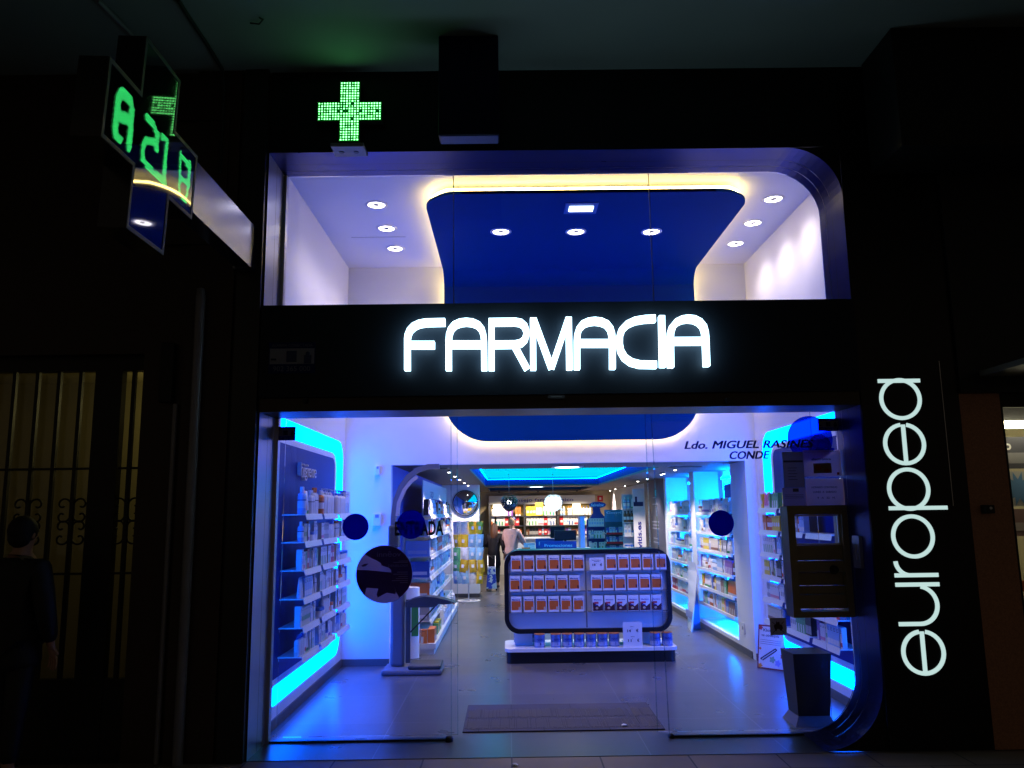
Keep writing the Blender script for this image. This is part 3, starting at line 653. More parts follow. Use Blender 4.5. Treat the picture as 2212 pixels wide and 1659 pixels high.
# ================================================================ PRODUCTS
RND = random.Random(11)
PC = {'white': (.74, .73, .74), 'cream': (.66, .60, .48), 'orange': (.72, .18, .04), 'blue': (.03, .12, .48), 'pale blue': (.30, .48, .75), 'green': (.08, .36, .14),
      'black': (.012, .012, .016), 'red': (.55, .03, .04), 'pink': (.68, .22, .36), 'yellow': (.78, .58, .05), 'purple': (.20, .07, .38), 'grey': (.34, .34, .37), 'teal': (.02, .34, .38), 'brown': (.20, .08, .04)}
PM = {k: mat('product_'+k.replace(' ', '_'), v, .38, noise=.03) for k, v in PC.items()}
PROTO = []
def proto(kind, colour, accent, w, d, h):
    """mesh with its base at z=0, front towards -y"""
    mb = MB(); v = RND.random()
    if kind == 'carton':
        mb.box(-w/2, w/2, -d/2, d/2, 0, h, 0)
        y = -d/2-.0006
        if v < .4: mb.box(-w*.5, w*.5, y, -d/2, h*.08, h*(.25+.3*RND.random()), 1)
        elif v < .7: mb.box(-w*.36, w*.36, y, -d/2, h*.30, h*.55, 1)
        else: mb.box(-w*.5, -w*.1, y, -d/2, 0.004, h*.5, 1)
        for k in range(RND.randint(1, 3)): mb.box(-w*.34, w*(.1+.24*RND.random()), y-.0003, -d/2, h*(.86-.07*k), h*(.885-.07*k), 2)
    elif kind == 'bottle':
        r = w/2
        mb.lathe([(r*.94, 0), (r, .006), (r, h*.66), (r*.90, h*.74), (r*.42, h*.80), (r*.40, h*.82)], (0, 0, 0), 14, 0)
        mb.lathe([(r*.5, h*.81), (r*.5, h*.98), (r*.42, h)], (0, 0, 0), 12, 1)
        mb.lathe([(r*1.01, h*.22), (r*1.01, h*.48)], (0, 0, 0), 14, 3, cap=False); mb.lathe([(r*1.015, h*.50), (r*1.015, h*.53)], (0, 0, 0), 14, 2, cap=False)
    elif kind == 'pump_bottle':
        r = w/2
        mb.lathe([(r*.94, 0), (r, .006), (r, h*.66), (r*.85, h*.74), (r*.35, h*.78), (r*.34, h*.84)], (0, 0, 0), 14, 0)
        mb.lathe([(r*.40, h*.80), (r*.40, h*.88), (r*.14, h*.885), (r*.14, h*.97)], (0, 0, 0), 10, 1); mb.box(-r*.22, r*.22, -r*1.1, r*.25, h*.955, h, 1)
        mb.lathe([(r*1.01, h*.20), (r*1.01, h*.45)], (0, 0, 0), 14, 3, cap=False)
    elif kind == 'tube':
        n = 12; prof = [(0, 1, 1), (.30, 1.0, .8), (.65, 1.02, .5), (1, 1.05, .08)]; vs_ = []
        for t_, a, b in prof:
            for i in range(n): an = 2*PI*i/n; vs_.append((w/2*a*math.cos(an), d/2*b*math.sin(an), h*.16+h*.84*t_))
        mb.add(vs_, [(k*n+i, k*n+(i+1) % n, (k+1)*n+(i+1) % n, (k+1)*n+i) for k in range(3) for i in range(n)]+[tuple(range(3*n, 4*n))], 0, True)
        mb.lathe([(w*.40, 0), (w*.42, h*.17)], (0, 0, 0), 12, 1)
    elif kind == 'jar':
        r = w/2; mb.lathe([(r*.95, 0), (r, .004), (r, h*.62), (r*.92, h*.66)], (0, 0, 0), 16, 0); mb.lathe([(r*1.02, h*.66), (r*1.02, h*.97), (r*.95, h)], (0, 0, 0), 16, 1)
    me_o = mb.build('proto', [PM[colour], PM[accent], INK, CARD]); me = me_o.data; bpy.data.objects.remove(me_o); me.name = kind
    PROTO.append((kind, colour, accent, me, w, d, h)); return len(PROTO)-1
for c, a in (('white', 'orange'), ('white', 'pale blue'), ('white', 'grey'), ('white', 'green'), ('white', 'pink'), ('white', 'purple'), ('white', 'teal'), ('cream', 'brown')):
    proto('carton', c, a, RND.uniform(.042, .062), .045, RND.uniform(.12, .165))
for c, a in (('white', 'blue'), ('white', 'red'), ('cream', 'green'), ('grey', 'white')): proto('carton', c, a, RND.uniform(.034, .045), .04, RND.uniform(.13, .17))
for c, a in (('blue', 'white'), ('orange', 'white'), ('black', 'grey'), ('red', 'white'), ('green', 'white'), ('yellow', 'white'), ('purple', 'white'), ('pale blue', 'white'), ('brown', 'cream')):
    proto('carton', c, a, RND.uniform(.045, .06), .045, RND.uniform(.12, .16))
for c, a in (('white', 'white'), ('white', 'orange'), ('pale blue', 'white'), ('white', 'pale blue'), ('brown', 'black'), ('orange', 'white')): proto('bottle', c, a, RND.uniform(.042, .055), .05, RND.uniform(.15, .18))
for c, a in (('white', 'white'), ('white', 'blue')): proto('pump_bottle', c, a, .06, .06, .18)
for c, a in (('white', 'white'), ('white', 'green'), ('orange', 'white'), ('pink', 'white')): proto('tube', c, a, .045, .035, .145)
for c, a in (('white', 'blue'), ('white', 'orange'), ('cream', 'brown')): proto('jar', c, a, .07, .07, .07)
BYK = {}
for i, p in enumerate(PROTO): BYK.setdefault((p[0], p[1]), []).append(i)
MIX = {'white': [i for i, p in enumerate(PROTO) if p[1] in ('white', 'cream', 'grey')], 'any': list(range(len(PROTO))), 'colour': [i for i, p in enumerate(PROTO) if p[1] not in ('white', 'cream')],
       'carton': [i for i, p in enumerate(PROTO) if p[0] == 'carton'], 'blue': [i for i, p in enumerate(PROTO) if p[1] in ('blue', 'pale blue', 'white')],
       'redwhite': [i for i, p in enumerate(PROTO) if p[1] in ('red', 'white') and p[0] == 'carton'], 'bottle': [i for i, p in enumerate(PROTO) if p[0] in ('bottle', 'pump_bottle', 'tube')]}
def put(i, loc, rz, label, group, sc=(1, 1, 1)):
    p = PROTO[i]; o = bpy.data.objects.new(p[0], p[3]); COL.objects.link(o); o.location = loc; o.rotation_euler = (0, 0, rz); o.scale = sc
    return prop(o, label, p[0].replace('_', ' '), group)
def row(start, dirv, length, face, mix, shelf, unit, frm, group, hmax=.17, gap=.004, repeat=.55, sz=1.0, skip=.04, depth=1.0, first=None):
    """fill a shelf: start point, direction, length; face = rotation that turns the product front outwards"""
    pos = 0; k = 0; last = None; run = 0; start = Vector(start); dirv = Vector(dirv)
    while True:
        if k == 0 and first is not None: i = first
        elif last is not None and RND.random() < repeat and run < 5: i = last; run += 1
        else: i = RND.choice(MIX[mix]); run = 0
        p = PROTO[i]; last = i; s_ = sz*min(1.0, hmax/(p[6]*sz)) if p[6]*sz > hmax else sz
        w = p[4]*s_
        if pos+w > length: break
        q = start+dirv*(pos+w/2)
        col = p[1] if p[2] == p[1] else p[1]+' and '+p[2]
        kind = p[0].replace('_', ' ')
        put(i, q, face, f'{col} {kind}, {ORD[k]} from {frm}, {shelf} shelf, {unit}', group, (s_, s_*depth, s_*RND.uniform(.985, 1.0)))
        pos += w+gap+(RND.uniform(.02, .06) if RND.random() < skip else 0); k += 1

# ---- wall niches of the front room with glowing surround
def wall_unit(side):
    s = 1 if side == 'right' else -1
    X0 = XW if s > 0 else XL
    lab = {'left': 'wall unit with glowing azure surround, blue board and white shelves on the left wall', 'right': 'wall unit with glowing azure surround, blue board and white shelves on the right wall'}[side]
    t = thing('wall_unit', lab, 'wall shelving', (X0, 1.9, 0), 'azure lit wall units')
    ya, yb, za, zb = (.70, 3.24, .17, 2.44) if side == 'left' else (.70, 3.10, .16, 2.47)
    o, n = (X0, 0, 0), (-s, 0, 0)
    def arcp(cy_, cz_, r, a0): return [(cy_+r*math.cos(a0+PI/2*i/10), cz_+r*math.sin(a0+PI/2*i/10)) for i in range(11)]
    Oq = [(ya, za+.07), (ya+.02, za+.03), (ya+.05, za+.01), (ya+.12, za)]+arcp(yb-.22, za+.22, .22, -PI/2)+arcp(yb-.22, zb-.22, .22, 0)+[(ya+.12, zb), (ya+.05, zb-.01), (ya+.02, zb-.03), (ya, zb-.07)]
    VW = .40 if side == 'left' else .30
    Iq = [(ya, za+.0705), (ya+.02, za+.12), (ya+.05, za+.14), (ya+.12, za+.15)]+arcp(yb-VW-.14, za+.29, .14, -PI/2)+arcp(yb-VW-.14, zb-.29, .14, 0)+[(ya+.12, zb-.15), (ya+.05, zb-.14), (ya+.02, zb-.12), (ya, zb-.0705)]
    mb = MB(); K_ = len(Oq)
    for xo in (X0-s*.004,):
        mb.add([(xo, p[0], p[1]) for p in Oq]+[(xo, p[0], p[1]) for p in Iq]+[(X0, p[0], p[1]) for p in Oq]+[(X0, p[0], p[1]) for p in Iq],
               [(i, i+1, K_+i+1, K_+i) for i in range(K_-1)]+[(i, 2*K_+i, 2*K_+i+1, i+1) for i in range(K_-1)]+[(K_+i, K_+i+1, 3*K_+i+1, 3*K_+i) for i in range(K_-1)])
    mb.build('neon_surround', NEON, t)
    mb = MB(); mb.tube([(X0-s*.028, .50, .35), (X0-s*.028, .50, 2.30)], .008, 8); mb.build('neon_tube', emat('near_tube', (0, .12, 1), 75), t)
    Dq = rrect(ya-.20, yb-VW-.015, za+.165, zb-.165, [0, .15, .15, 0], 8); Eq = rrect(ya-.19, yb-VW-.07, za+.21, zb-.21, [0, .11, .11, 0], 8)
    mb = MB(); ring_faces(mb, Dq, Eq, (X0-s*.004, 0, 0), Y_, Z_, n, .012); mb.build('board_rim', WHITE2, t)
    mb = MB(); mb.prism(Eq, (X0-s*.004, 0, 0), Y_, Z_, n, .008)
    mb.build('blue_board', BLUEB, t)
    xb, xl = X0-s*.0125, X0-s*.205
    if side == 'left':
        mb = MB(); p = on(524, 1027, 0, XL+.06); mb.text('higiene', (XL+.0125, 1.26, 1.985), Y_, Z_, X_, .125, 0, thick=.035, width=.56, bold=-.005); mb.build('wall_lettering', mat('letter_cream', (.6, .56, .56), .4), t)
    rows = (1.65, 1.427, 1.203, .979, .755, .532); segs = ((.83, 1.40), (1.48, 2.05), (2.13, 2.72))
    for r_, z in enumerate(rows):
        for q, (a, b) in enumerate(segs):
            if side == 'left' and r_ == 0 and False: continue
            dz = (0, 0, 0)[q]
            mb = MB(); mb.box(min(xb, xl), max(xb, xl), a, b, z-.008+dz, z+dz)
            mb.add([(xl, a, z+.004), (xl, b, z+.004), (xl-s*.012, b, z-.045), (xl-s*.012, a, z-.045), (xl+s*.003, a, z+.004), (xl+s*.003, b, z+.004), (xl-s*.009, b, z-.045), (xl-s*.009, a, z-.045)],
                   [(0, 1, 2, 3), (4, 5, 6, 7), (0, 1, 5, 4), (2, 3, 7, 6), (0, 3, 7, 4), (1, 2, 6, 5)])
            mb.build('shelf', WHITE2, t)
    return rows, segs, xl
SEGN = ('street-end', 'middle', 'rear-end')
rows_, segs_, xl = wall_unit('left')
ip = BYK[('pump_bottle', 'white')][0]; ib = BYK[('bottle', 'white')][1]
for r_, z in enumerate(rows_):
    for q, (a, b) in enumerate(segs_):
        mix = ['bottle', 'white', 'carton', 'blue', 'white', 'blue'][r_] if q < 2 else 'blue'
        row((xl-.045, a+.01, z), (0, 1, 0), b-a-.02, -PI/2 + PI, mix, ORD[r_]+' '+SEGN[q], 'left wall unit', 'the street', 'products on the left wall unit', hmax=.165 if r_ else .23, sz=1.35 if r_ == 0 else 1.12, first=(BYK[('bottle', 'pale blue')][0] if q == 0 and r_ < 2 else None), skip=.10)
rows_, segs_, xl = wall_unit('right')
for r_, z in enumerate(rows_):
    for q, (a, b) in enumerate(segs_):
        if (q == 0 and r_ < 4) or (q == 1 and r_ in (2, 3)): continue     # wholly behind the night hatch and notices
        row((xl+.045, a+.01, z), (0, 1, 0), b-a-.02, -PI/2, 'colour' if r_ in (0, 1) else 'carton', ORD[r_]+' '+SEGN[q], 'right wall unit', 'the street', 'products on the right wall unit', hmax=.165, sz=1.15)

# ---- niches of the rear room
for nm, (a, b) in (('near', n1), ('far', n2)):
    t = thing('niche_shelving', f'white shelves in the {nm} azure lit niche of the right rear wall', 'shelving', (XN+.1, a, 0), 'shelves in the lit niches')
    zs = (1.60, 1.34, 1.10, .845, .59, .36)
    for r_, z in enumerate(zs):
        mb = MB(); mb.box(XN+.02, XN+.26, a+.15, b-.05, z-.008, z); mb.box(XN-.0, XN+.02, a+.15, b-.05, z-.035, z+.004); mb.build('shelf', WHITE2, t)
        row((XN+.055, a+.17, z), (0, 1, 0), b-a-.24, -PI/2, ['white', 'white', 'any', 'any', 'any', 'any'][r_] if nm == 'near' else ['white', 'white', 'white', 'blue', 'white', 'redwhite'][r_], ORD[r_], nm+' lit niche', 'the street', f'products in the {nm} lit niche', hmax=.19, sz=1.25 if r_ != 0 else 1.35, skip=.03)

# ---- gondola on the left of the rear room
t = thing('shelf_gondola', 'long white wall gondola with sloping price rails on the left of the rear room', 'shelving', (-1.15, 4.3, 0))
mb = MB(); mb.box(-1.33, -.90, 4.02, 8.3, .0, .06); mb.box(-1.33, -.88, 4.0, 8.3, .06, .125); mb.build('base_plinth', WHITE2, t)
MB().box(-1.329, -1.305, 4.3, 8.4, .126, 1.62).build('back_panel', WHITE2, t)
zs = (1.62, 1.365, 1.115, .86, .60, .34)
for r_, z in enumerate(zs):
    mb = MB(); mb.box(-1.304, -.985, 4.33, 8.25, z-.012, z)
    mb.add([(-.985, 4.33, z+.008), (-.985, 8.25, z+.008), (-.965, 8.25, z-.04), (-.965, 4.33, z-.04), (-.989, 4.33, z+.008), (-.989, 8.25, z+.008), (-.969, 8.25, z-.04), (-.969, 4.33, z-.04)], [(0, 1, 2, 3), (4, 5, 6, 7), (0, 1, 5, 4), (2, 3, 7, 6), (0, 3, 7, 4), (1, 2, 6, 5)])
    for q in range(26):
        if RND.random() < .8: ya_ = 4.38+.148*q+RND.uniform(0, .05); mb.add([(-.966, ya_, z-.03), (-.966, ya_+.05, z-.03), (-.980, ya_+.05, z+.004), (-.980, ya_, z+.004)], [(0, 1, 2, 3)], RND.choice((1, 1, 2)))
    mb.build('shelf', [WHITE2, mat('price_tag_grey', (.45, .45, .5), .5), mat('price_tag_yellow', (.7, .5, .1), .5)], t)
mb = MB(); mb.box(-1.10, -1.085, 4.45, 8.3, 1.72, 2.06, 0); mb.box(-1.10, -1.085, 4.45, 8.3, 1.621, 1.72, 0)
mb.build('header_board', WHITE2, t)
mb = MB(); mb.text('ap', (-1.084, 5.4, 1.86), Y_, Z_, X_, .13, 0, width=.45); mb.box(-1.084, -1.081, 5.2, 7.1, 1.80, 1.84); mb.build('header_logo', INKB, t)
big = {}
for c in ('blue', 'green', 'pale blue', 'orange', 'brown', 'grey'):
    mb = MB(); mb.box(-.055, .055, -.15, .15, 0, .19, 0); mb.box(-.056, -.0551, -.12, .12, .03, .07, 1); mb.box(-.056, .056, -.151, -.15, .05, .12, 1)
    o = mb.build('proto', [PM[c], CARD]); big[c] = o.data; o.data.name = 'boxed_set'; bpy.data.objects.remove(o)
for r_, (z, c) in enumerate(zip(zs[2:], ('pale blue', 'blue', 'orange', 'grey'))):
    o = bpy.data.objects.new('boxed_set', big[c]); COL.objects.link(o); o.location = (-1.14, 4.41, z); o.rotation_euler = (0, 0, PI/2)
    prop(o, f'deep {c} boxed set at the street end of the {ORD[r_+2]} gondola shelf', 'boxed set', 'boxed sets on the gondola end')
for r_, z in enumerate(zs):
    a = 4.50 if r_ >= 2 else 4.36
    row((-1.035, a, z), (0, 1, 0), 8.2-a if r_ < 4 else 2.4, PI/2, ['any', 'any', 'any', 'blue', 'blue', 'any'][r_], ORD[r_], 'left gondola', 'the street', 'products on the gondola', hmax=.2, sz=1.35, skip=.02)
# items standing on the plinth
k = 0
for y_, c in ((4.10, 'orange'), (4.17, 'orange'), (4.24, 'orange'), (4.31, 'orange')):
    i = BYK[('carton', 'orange')][0]; put(i, (-.94-.0*k, y_, .125), PI/2, f'orange carton, {ORD[k]} of the block at the gondola base corner', 'cartons on the gondola base', (1.3, 1.8, 1.15)); k += 1
for k in range(3): put(BYK[('carton', 'orange')][0], (-1.02-.08*k, 4.055, .125), 0, f'orange carton facing the street, {ORD[k]} from the aisle on the gondola base', 'cartons on the gondola base', (1.3, 1.6, 1.15))
for k in range(5): put(BYK[('carton', ('green', 'yellow', 'green', 'yellow', 'green')[k])][0], (-.95, 4.75+.12*k, .125), PI/2, f'{("green", "yellow", "green", "yellow", "green")[k]} carton, {ORD[k]} behind the orange block on the gondola base', 'cartons on the gondola base', (1.4, 1.4, 1.0+.1*(k % 2)))
row((-.94, 5.6, .125), (0, 1, 0), 2.4, PI/2, 'white', 'base', 'left gondola', 'the orange block', 'products on the gondola base', hmax=.2, sz=1.4)
# cylinder display in front of the gondola end
t = thing('cylinder_display', 'white upright cylinder display with green label beside the gondola end', 'display', (-1.16, 3.85, 0))
mb = MB(); mb.lathe([(.105, 0), (.105, .78), (.10, .79)], (-1.16, 3.85, 0), 28, 0); mb.build('cylinder', WHITE2, t)
mb = MB(); mb.box(-1.135, -1.055, 3.742, 3.748, .25, .62, 0); mb.build('green_label', mat('label_green', (.05, .30, .05), .4), t)

# ---- the island display in the opening
di = thing('island_display', 'white island display in a thick black rounded frame on a low white and black base', 'display stand', (.88, 3.6, 0))
OX0, OX1, OZ0, OZ1 = -.06, 1.815, .305, 1.215
def Mz(x, y, yy_): return on((1550+x/3.403)/1.47558, (1700+y/3.403)/1.47558, 1, yy_)
mb = MB(); ring_faces(mb, rrect(OX0, OX1, OZ0, OZ1, .17, 10), rrect(OX0+.048, OX1-.048, OZ0+.048, OZ1-.048, .125, 10), (0, 3.435, 0), X_, Z_, Y_, .37); mb.build('black_frame', BLACKF, di)
mb = MB(); mb.prism(rrect(OX0+.048, OX1-.048, OZ0+.048, OZ1-.048, .125, 10), (0, 3.475, 0), X_, Z_, Y_, .02); mb.build('back_panel', WHITE2, di)
SB = mat('shelf_shadow_line', (.05, .05, .07), .4)
for z in (.985, .765, .54):
    for a, b in ((OX0+.05, .845), (.875, OX1-.05)): MB().box(a, b, 3.40, 3.474, z-.008, z).build('shelf', glassmat('shelf_glass', 1.5, (.6, .65, .8), film=((.4, .42, .5), .4)), di)
MB().box(.853, .867, 3.47, 3.474, .36, 1.16).build('centre_joint', GREY, di)
mb = MB(); mb.prism(rrect(-.06, 1.84, 3.33, 3.95, .07, 6), (0, 0, .125), X_, Y_, Z_, .035); mb.build('base_slab', WHITE2, di)
mb = MB(); mb.prism(rrect(-.045, 1.825, 3.36, 3.92, .06, 6), (0, 0, 0), X_, Y_, Z_, .124); mb.build('base_plinth', BLACKF, di)
MB().box(.05, .25, 3.62, 3.78, .16, .31).build('foot', WHITE2, di); MB().box(1.5, 1.7, 3.62, 3.78, .16, .31).build('foot', WHITE2, di)
# supplement boxes
def supp(v):
    mb = MB(); w, d, h = .118, .055, .170
    mb.bbox(-w/2, w/2, -d/2, d/2, 0, h, .0015, 0); y = -d/2-.0005
    if v < 2:
        mb.box(-w*.43, w*.43, y, -d/2, h*.14, h*.72, 1)
        if v == 0: mb.box(w*.26, w*.40, y-.0004, y, h*.17, h*.36, 3)
        else: mb.box(w*.22, w*.40, y-.0004, y, h*.15, h*.34, 4)
        mb.add([(w*.30, y-.0006, h*.72), (w*.43, y-.0006, h*.72), (w*.43, y-.0006, h*.60)], [(0, 1, 2)], 2)
        mb.text('Meritene', (-w*.40, y, h*.765), X_, Z_, -Y_, h*.09, 2, bold=.02, width=w*.78)
    else:
        mb.add([(-w*.48, y, h*.03), (w*.48, y, h*.03), (w*.48, y, h*.50), (w*.12, y, h*.30), (-w*.48, y, h*.60)], [(0, 1, 2, 3, 4)], 3)
        mb.box(-w*.36, w*.06, y-.0005, y, h*.48, h*.60, 5); mb.box(-w*.30, w*.02, y-.0005, y, h*.36, h*.42, 2); mb.ball((-w*.1, y, h*.20), w*.14, .001, h*.08, 8, 4)
        mb.text('Meritene', (-w*.36, y, h*.70), X_, Z_, -Y_, h*.08, 2, bold=.02, width=w*.70)
    o = mb.build('proto', [CARD, mat('supplement_orange', (.66, .13, .02), .4, noise=.15, nscale=25), INKB, mat('supplement_dark', (.06, .012, .02), .4), mat('supplement_cream', (.55, .42, .3), .5), mat('supplement_red', (.5, .03, .06), .4)])
    me = o.data; me.name = 'supplement_box'; bpy.data.objects.remove(o); return me
SM = [supp(0), supp(1), supp(2)]
rowsM = [((270, 408, 543, 680, 815, 948), (1300, 1432, 1562, 1698, 1838), .985, 0, 0), ((255, 382, 510, 638, 766, 898), (1135, 1262, 1390, 1525, 1655, 1787), .765, 0, 0), ((265, 402, 537, 668, 800, 935), (1142, 1270, 1398, 1525, 1650, 1773), .540, 1, 2)]
for r_, (L_, R2, z, vl, vr) in enumerate(rowsM):
    for xs, v, hs in ((L_, vl, 'left'), (R2, vr, 'right')):
        for k, xm in enumerate(xs):
            p = Mz(xm+57, 600, 3.47); o = bpy.data.objects.new('supplement_box', SM[v]); COL.objects.link(o); o.location = (p.x, 3.437, z); o.rotation_euler = (0, 0, RND.uniform(-.07, .07))
            prop(o, f'{"orange" if v < 2 else "dark brown"} fronted supplement box, {ORD[k]} in {hs} half, {("top", "middle", "bottom")[r_]} island row', 'supplement box', 'supplement boxes on the island display')
# milk powder tins
def tin(num):
    mb = MB(); r, h = .059, .150
    mb.lathe([(r, 0), (r, h-.012)], (0, 0, 0), 28, 0); mb.lathe([(r*1.01, h-.012), (r*1.01, h-.002), (r*.97, h)], (0, 0, 0), 28, 1); mb.lathe([(r*1.01, 0), (r*1.01, .005)], (0, 0, 0), 28, 2, cap=False)
    mb.lathe([(r*1.004, .018), (r*1.004, .058)], (0, 0, 0), 28, 4, cap=False)
    def ctext(s, z, hh, wid, mi, off=0.0):
        vs_, fs, x0, x1, y0, y1 = text_geo(s, .03, 0, 1); k_ = wid/(x1-x0); P = []
        for a, b in vs_:
            an = -PI/2+((a-(x0+x1)/2)*k_+off)/(r*1.012); P.append((r*1.012*math.cos(an), r*1.012*math.sin(an), z+b*hh/.73))
        mb.add(P, fs, mi)
    ctext('NAN', .078, .022, .075, 3, .008); ctext(num, .030, .024, .012, 3, .015)
    o = mb.build('proto', [mat('tin_blue', (.10, .17, .42), .35, metal=.2, noise=.25, nscale=60), mat('tin_lid_orange', (.50, .17, .05), .45), ALU, INKB, mat('tin_pale', (.28, .34, .58), .4)]); me = o.data; me.name = 'milk_tin'; bpy.data.objects.remove(o); return me
TM = {n: tin(n) for n in '123'}
for k, (xm, n) in enumerate(zip((520, 697, 820, 950, 1078, 1203, 1330, 1775, 1905), '122222233')):
    p = Mz(xm+60, 1240, 3.43); o = bpy.data.objects.new('milk_tin', TM[n]); COL.objects.link(o); o.location = (p.x, 3.43, .16); o.rotation_euler = (0, 0, RND.uniform(-.12, .12))
    lb = {0: 'blue milk tin number 1 standing alone at the left of the island base', 7: 'blue milk tin number 3, just right of the large price card', 8: 'blue milk tin number 3 at the right end of the island base'}.get(k, f'blue milk tin number 2, {ORD[k-1]} of six side by side on the island base')
    prop(o, lb, 'tin', 'milk powder tins on the island base')
for k, (xm, lb) in enumerate(((300, 'orange and blue tin at the far left behind the base front'), (470, 'orange and blue tin behind the tin number 1'), (1700, 'orange tin behind the large price card'))):
    p = Mz(xm+45, 1150, 3.82); o = bpy.data.objects.new('milk_tin', TM['1']); COL.objects.link(o); o.location = (p.x, 3.84, .16); o.scale = (.8, .8, .8); prop(o, lb, 'tin', 'tins at the back of the island base')
def price_card(x0, x1, z0, z1, y, lines, label):
    t = thing('price_card', label, 'price card', ((x0+x1)/2, y, z0), 'price cards on the island display')
    MB().box(x0, x1, y, y+.003, z0, z1).build('card', CARD, t); w, h = x1-x0, z1-z0
    mb = MB()
    for (s, fx, fz, fh, fw) in lines: mb.text(s, (x0+fx*w, y, z0+fz*h), X_, Z_, -Y_, fh*h, 0, bold=.02, width=fw*w)
    mb.build('card_text', INK, t)
p = Mz(1118, 455, 3.46); q = Mz(1268, 260, 3.46)
price_card(p.x, q.x, .986, q.z, 3.41, [('18', .2, .36, .17, .22), ("'", .46, .46, .1, .03), ('€', .72, .35, .18, .16), ('MERITENE 15', .18, .78, .05, .62), ('SOBRES', .3, .68, .05, .38)], 'small white price card reading 18 euro in the middle of the top row')
p = Mz(1487, 1245, 3.36); q = Mz(1685, 960, 3.36)
price_card(p.x, q.x, .161, q.z, 3.35, [('14', .22, .60, .11, .20), ("'", .46, .68, .05, .03), ('€', .68, .60, .12, .13), ('11', .25, .21, .11, .18), ("'", .47, .29, .05, .03), ('€', .72, .21, .12, .12), ('NAN 1', .38, .80, .035, .2), ('NAN 2', .40, .40, .035, .2)], 'large white price card reading 14 and 11 euro in front of the tins')

# ---- door mat and litter
mm = tilemat('mat_planks', (.046, .038, .050), (.012, .010, .012), .5, .26, .8, .5, .004, .35)
a, b, c, d = on(1013, 1527, 2, .006), on(1400, 1521, 2, .006), on(1434, 1578, 2, .006), on(997, 1583, 2, .006)
mb = MB(); mb.prism([(-.37, .62), (1.165, .62), (1.165, 1.46), (-.37, 1.46)], (0, 0, .001), X_, Y_, Z_, .009)
rm = random.Random(5)
for k in range(190):
    x = -.36+1.515*k/190
    for (ya, yb) in ((.66, .98), (.99, 1.30)):
        if rm.random() < .8: mb.box(x, x+.0035, ya+rm.uniform(0, .05), yb-rm.uniform(0, .05), .010, .0135, 1)
mb.build('door_mat', [mm, mat('mat_rib', (.115, .095, .105), .7)], None, 'dark ribbed entrance mat on the floor just inside the doorway', 'door mat')
for px, py, z, nm in ((1349, 1568, .012, 'small crumpled white paper scrap lying on the mat'), (1113, 1654, -.003, 'small crumpled white paper scrap on the pavement')):
    p = on(px, py, 2, z); bm = bmesh.new(); bmesh.ops.create_icosphere(bm, subdivisions=2, radius=.018)
    for v in bm.verts: v.co = Vector((v.co.x*1.2, v.co.y, v.co.z*.45))*(1+RND.uniform(-.3, .3))
    mb = MB(); mb.add([v.co+p+Z_*.007 for v in bm.verts], [tuple(v.index for v in f.verts) for f in bm.faces]); bm.free(); mb.build('paper_scrap', CARD, None, nm, 'litter')

# ---- weighing machine with arched height gauge
t = thing('weighing_machine', 'grey personal weighing machine with tall arched height gauge and dark platform', 'weighing machine', (-1.0, 3.1, 0))
MB().bbox(-1.33, -.71, 2.78, 3.20, .0, .055, .02).build('base', mat('machine_grey', (.14, .14, .17), .4), t)
MB().bbox(-1.06, -.72, 2.80, 3.16, .056, .095, .015).build('platform', DGREY, t)
MB().bbox(-1.27, -1.12, 2.98, 3.16, .055, 1.02, .03).build('column', mat('machine_grey', (.14, .14, .17), .4), t)
MG = mat('machine_grey', (.14, .14, .17), .4)
ap = [(-1.255, 1.0), (-1.262, 1.35), (-1.26, 1.6), (-1.235, 1.78), (-1.18, 1.93), (-1.10, 2.04), (-1.0, 2.115), (-.88, 2.15), (-.76, 2.152)]
mb = MB(); mb.stroke(ap, .055, (0, 3.04, 0), X_, Z_, Y_, .08); mb.build('height_arch', MG, t)
mb = MB(); mb.stroke([(-1.215, 1.62), (-1.20, 1.76), (-1.14, 1.90), (-1.07, 1.99), (-1.0, 2.04)], .035, (0, 3.03, 0), X_, Z_, Y_, .06); mb.build('arch_inlay', mat('inlay_pale', (.5, .42, .42), .4), t)
MB().bbox(-1.30, -1.19, 2.96, 3.14, 1.28, 1.52, .02).build('display_head', DGREY, t)
MB().box(-1.10, -1.055, 2.96, 3.0, .095, .74).build('post', DGREY, t)
mb = MB(); top = [(-1.10, .72), (-1.02, .755), (-.90, .775), (-.78, .765), (-.66, .735), (-.57, .705), (-.60, .70), (-.70, .69), (-.75, .70), (-.78, .67), (-.85, .665), (-1.03, .665), (-1.10, .67)]
mb.prism(top, (0, 2.90, 0), X_, Z_, Y_, .20); mb.build('tray', DGREY, t)
mb = MB(); mb.tube([(-1.08, 2.99, .38), (-.80, 2.99, .66)], .008, 8); mb.build('stay', BLACKF, t)

# ---- bin by the right wall, poster board, leaning standee, socket, wall boxes
t = thing('waste_bin', 'tall tapered black bin on a white flared foot beside the right glass', 'bin', (2.33, .78, 0))
def frustum(mb, x0, x1, y0, y1, z0, X0, X1, Y0, Y1, z1, mi=0):
    mb.add([(x0, y0, z0), (x1, y0, z0), (x1, y1, z0), (x0, y1, z0), (X0, Y0, z1), (X1, Y0, z1), (X1, Y1, z1), (X0, Y1, z1)], [(0, 3, 2, 1), (4, 5, 6, 7), (0, 1, 5, 4), (1, 2, 6, 5), (2, 3, 7, 6), (3, 0, 4, 7)], mi)
mb = MB(); frustum(mb, 2.205, 2.45, .68, .90, .07, 2.18, 2.475, .64, .93, .535); mb.build('bin_body', BLACKF, t)
mb = MB(); frustum(mb, 2.165, 2.48, .64, .94, 0, 2.205, 2.45, .68, .90, .069); mb.build('bin_foot', mat('foot_grey', (.14, .14, .16), .4), t)
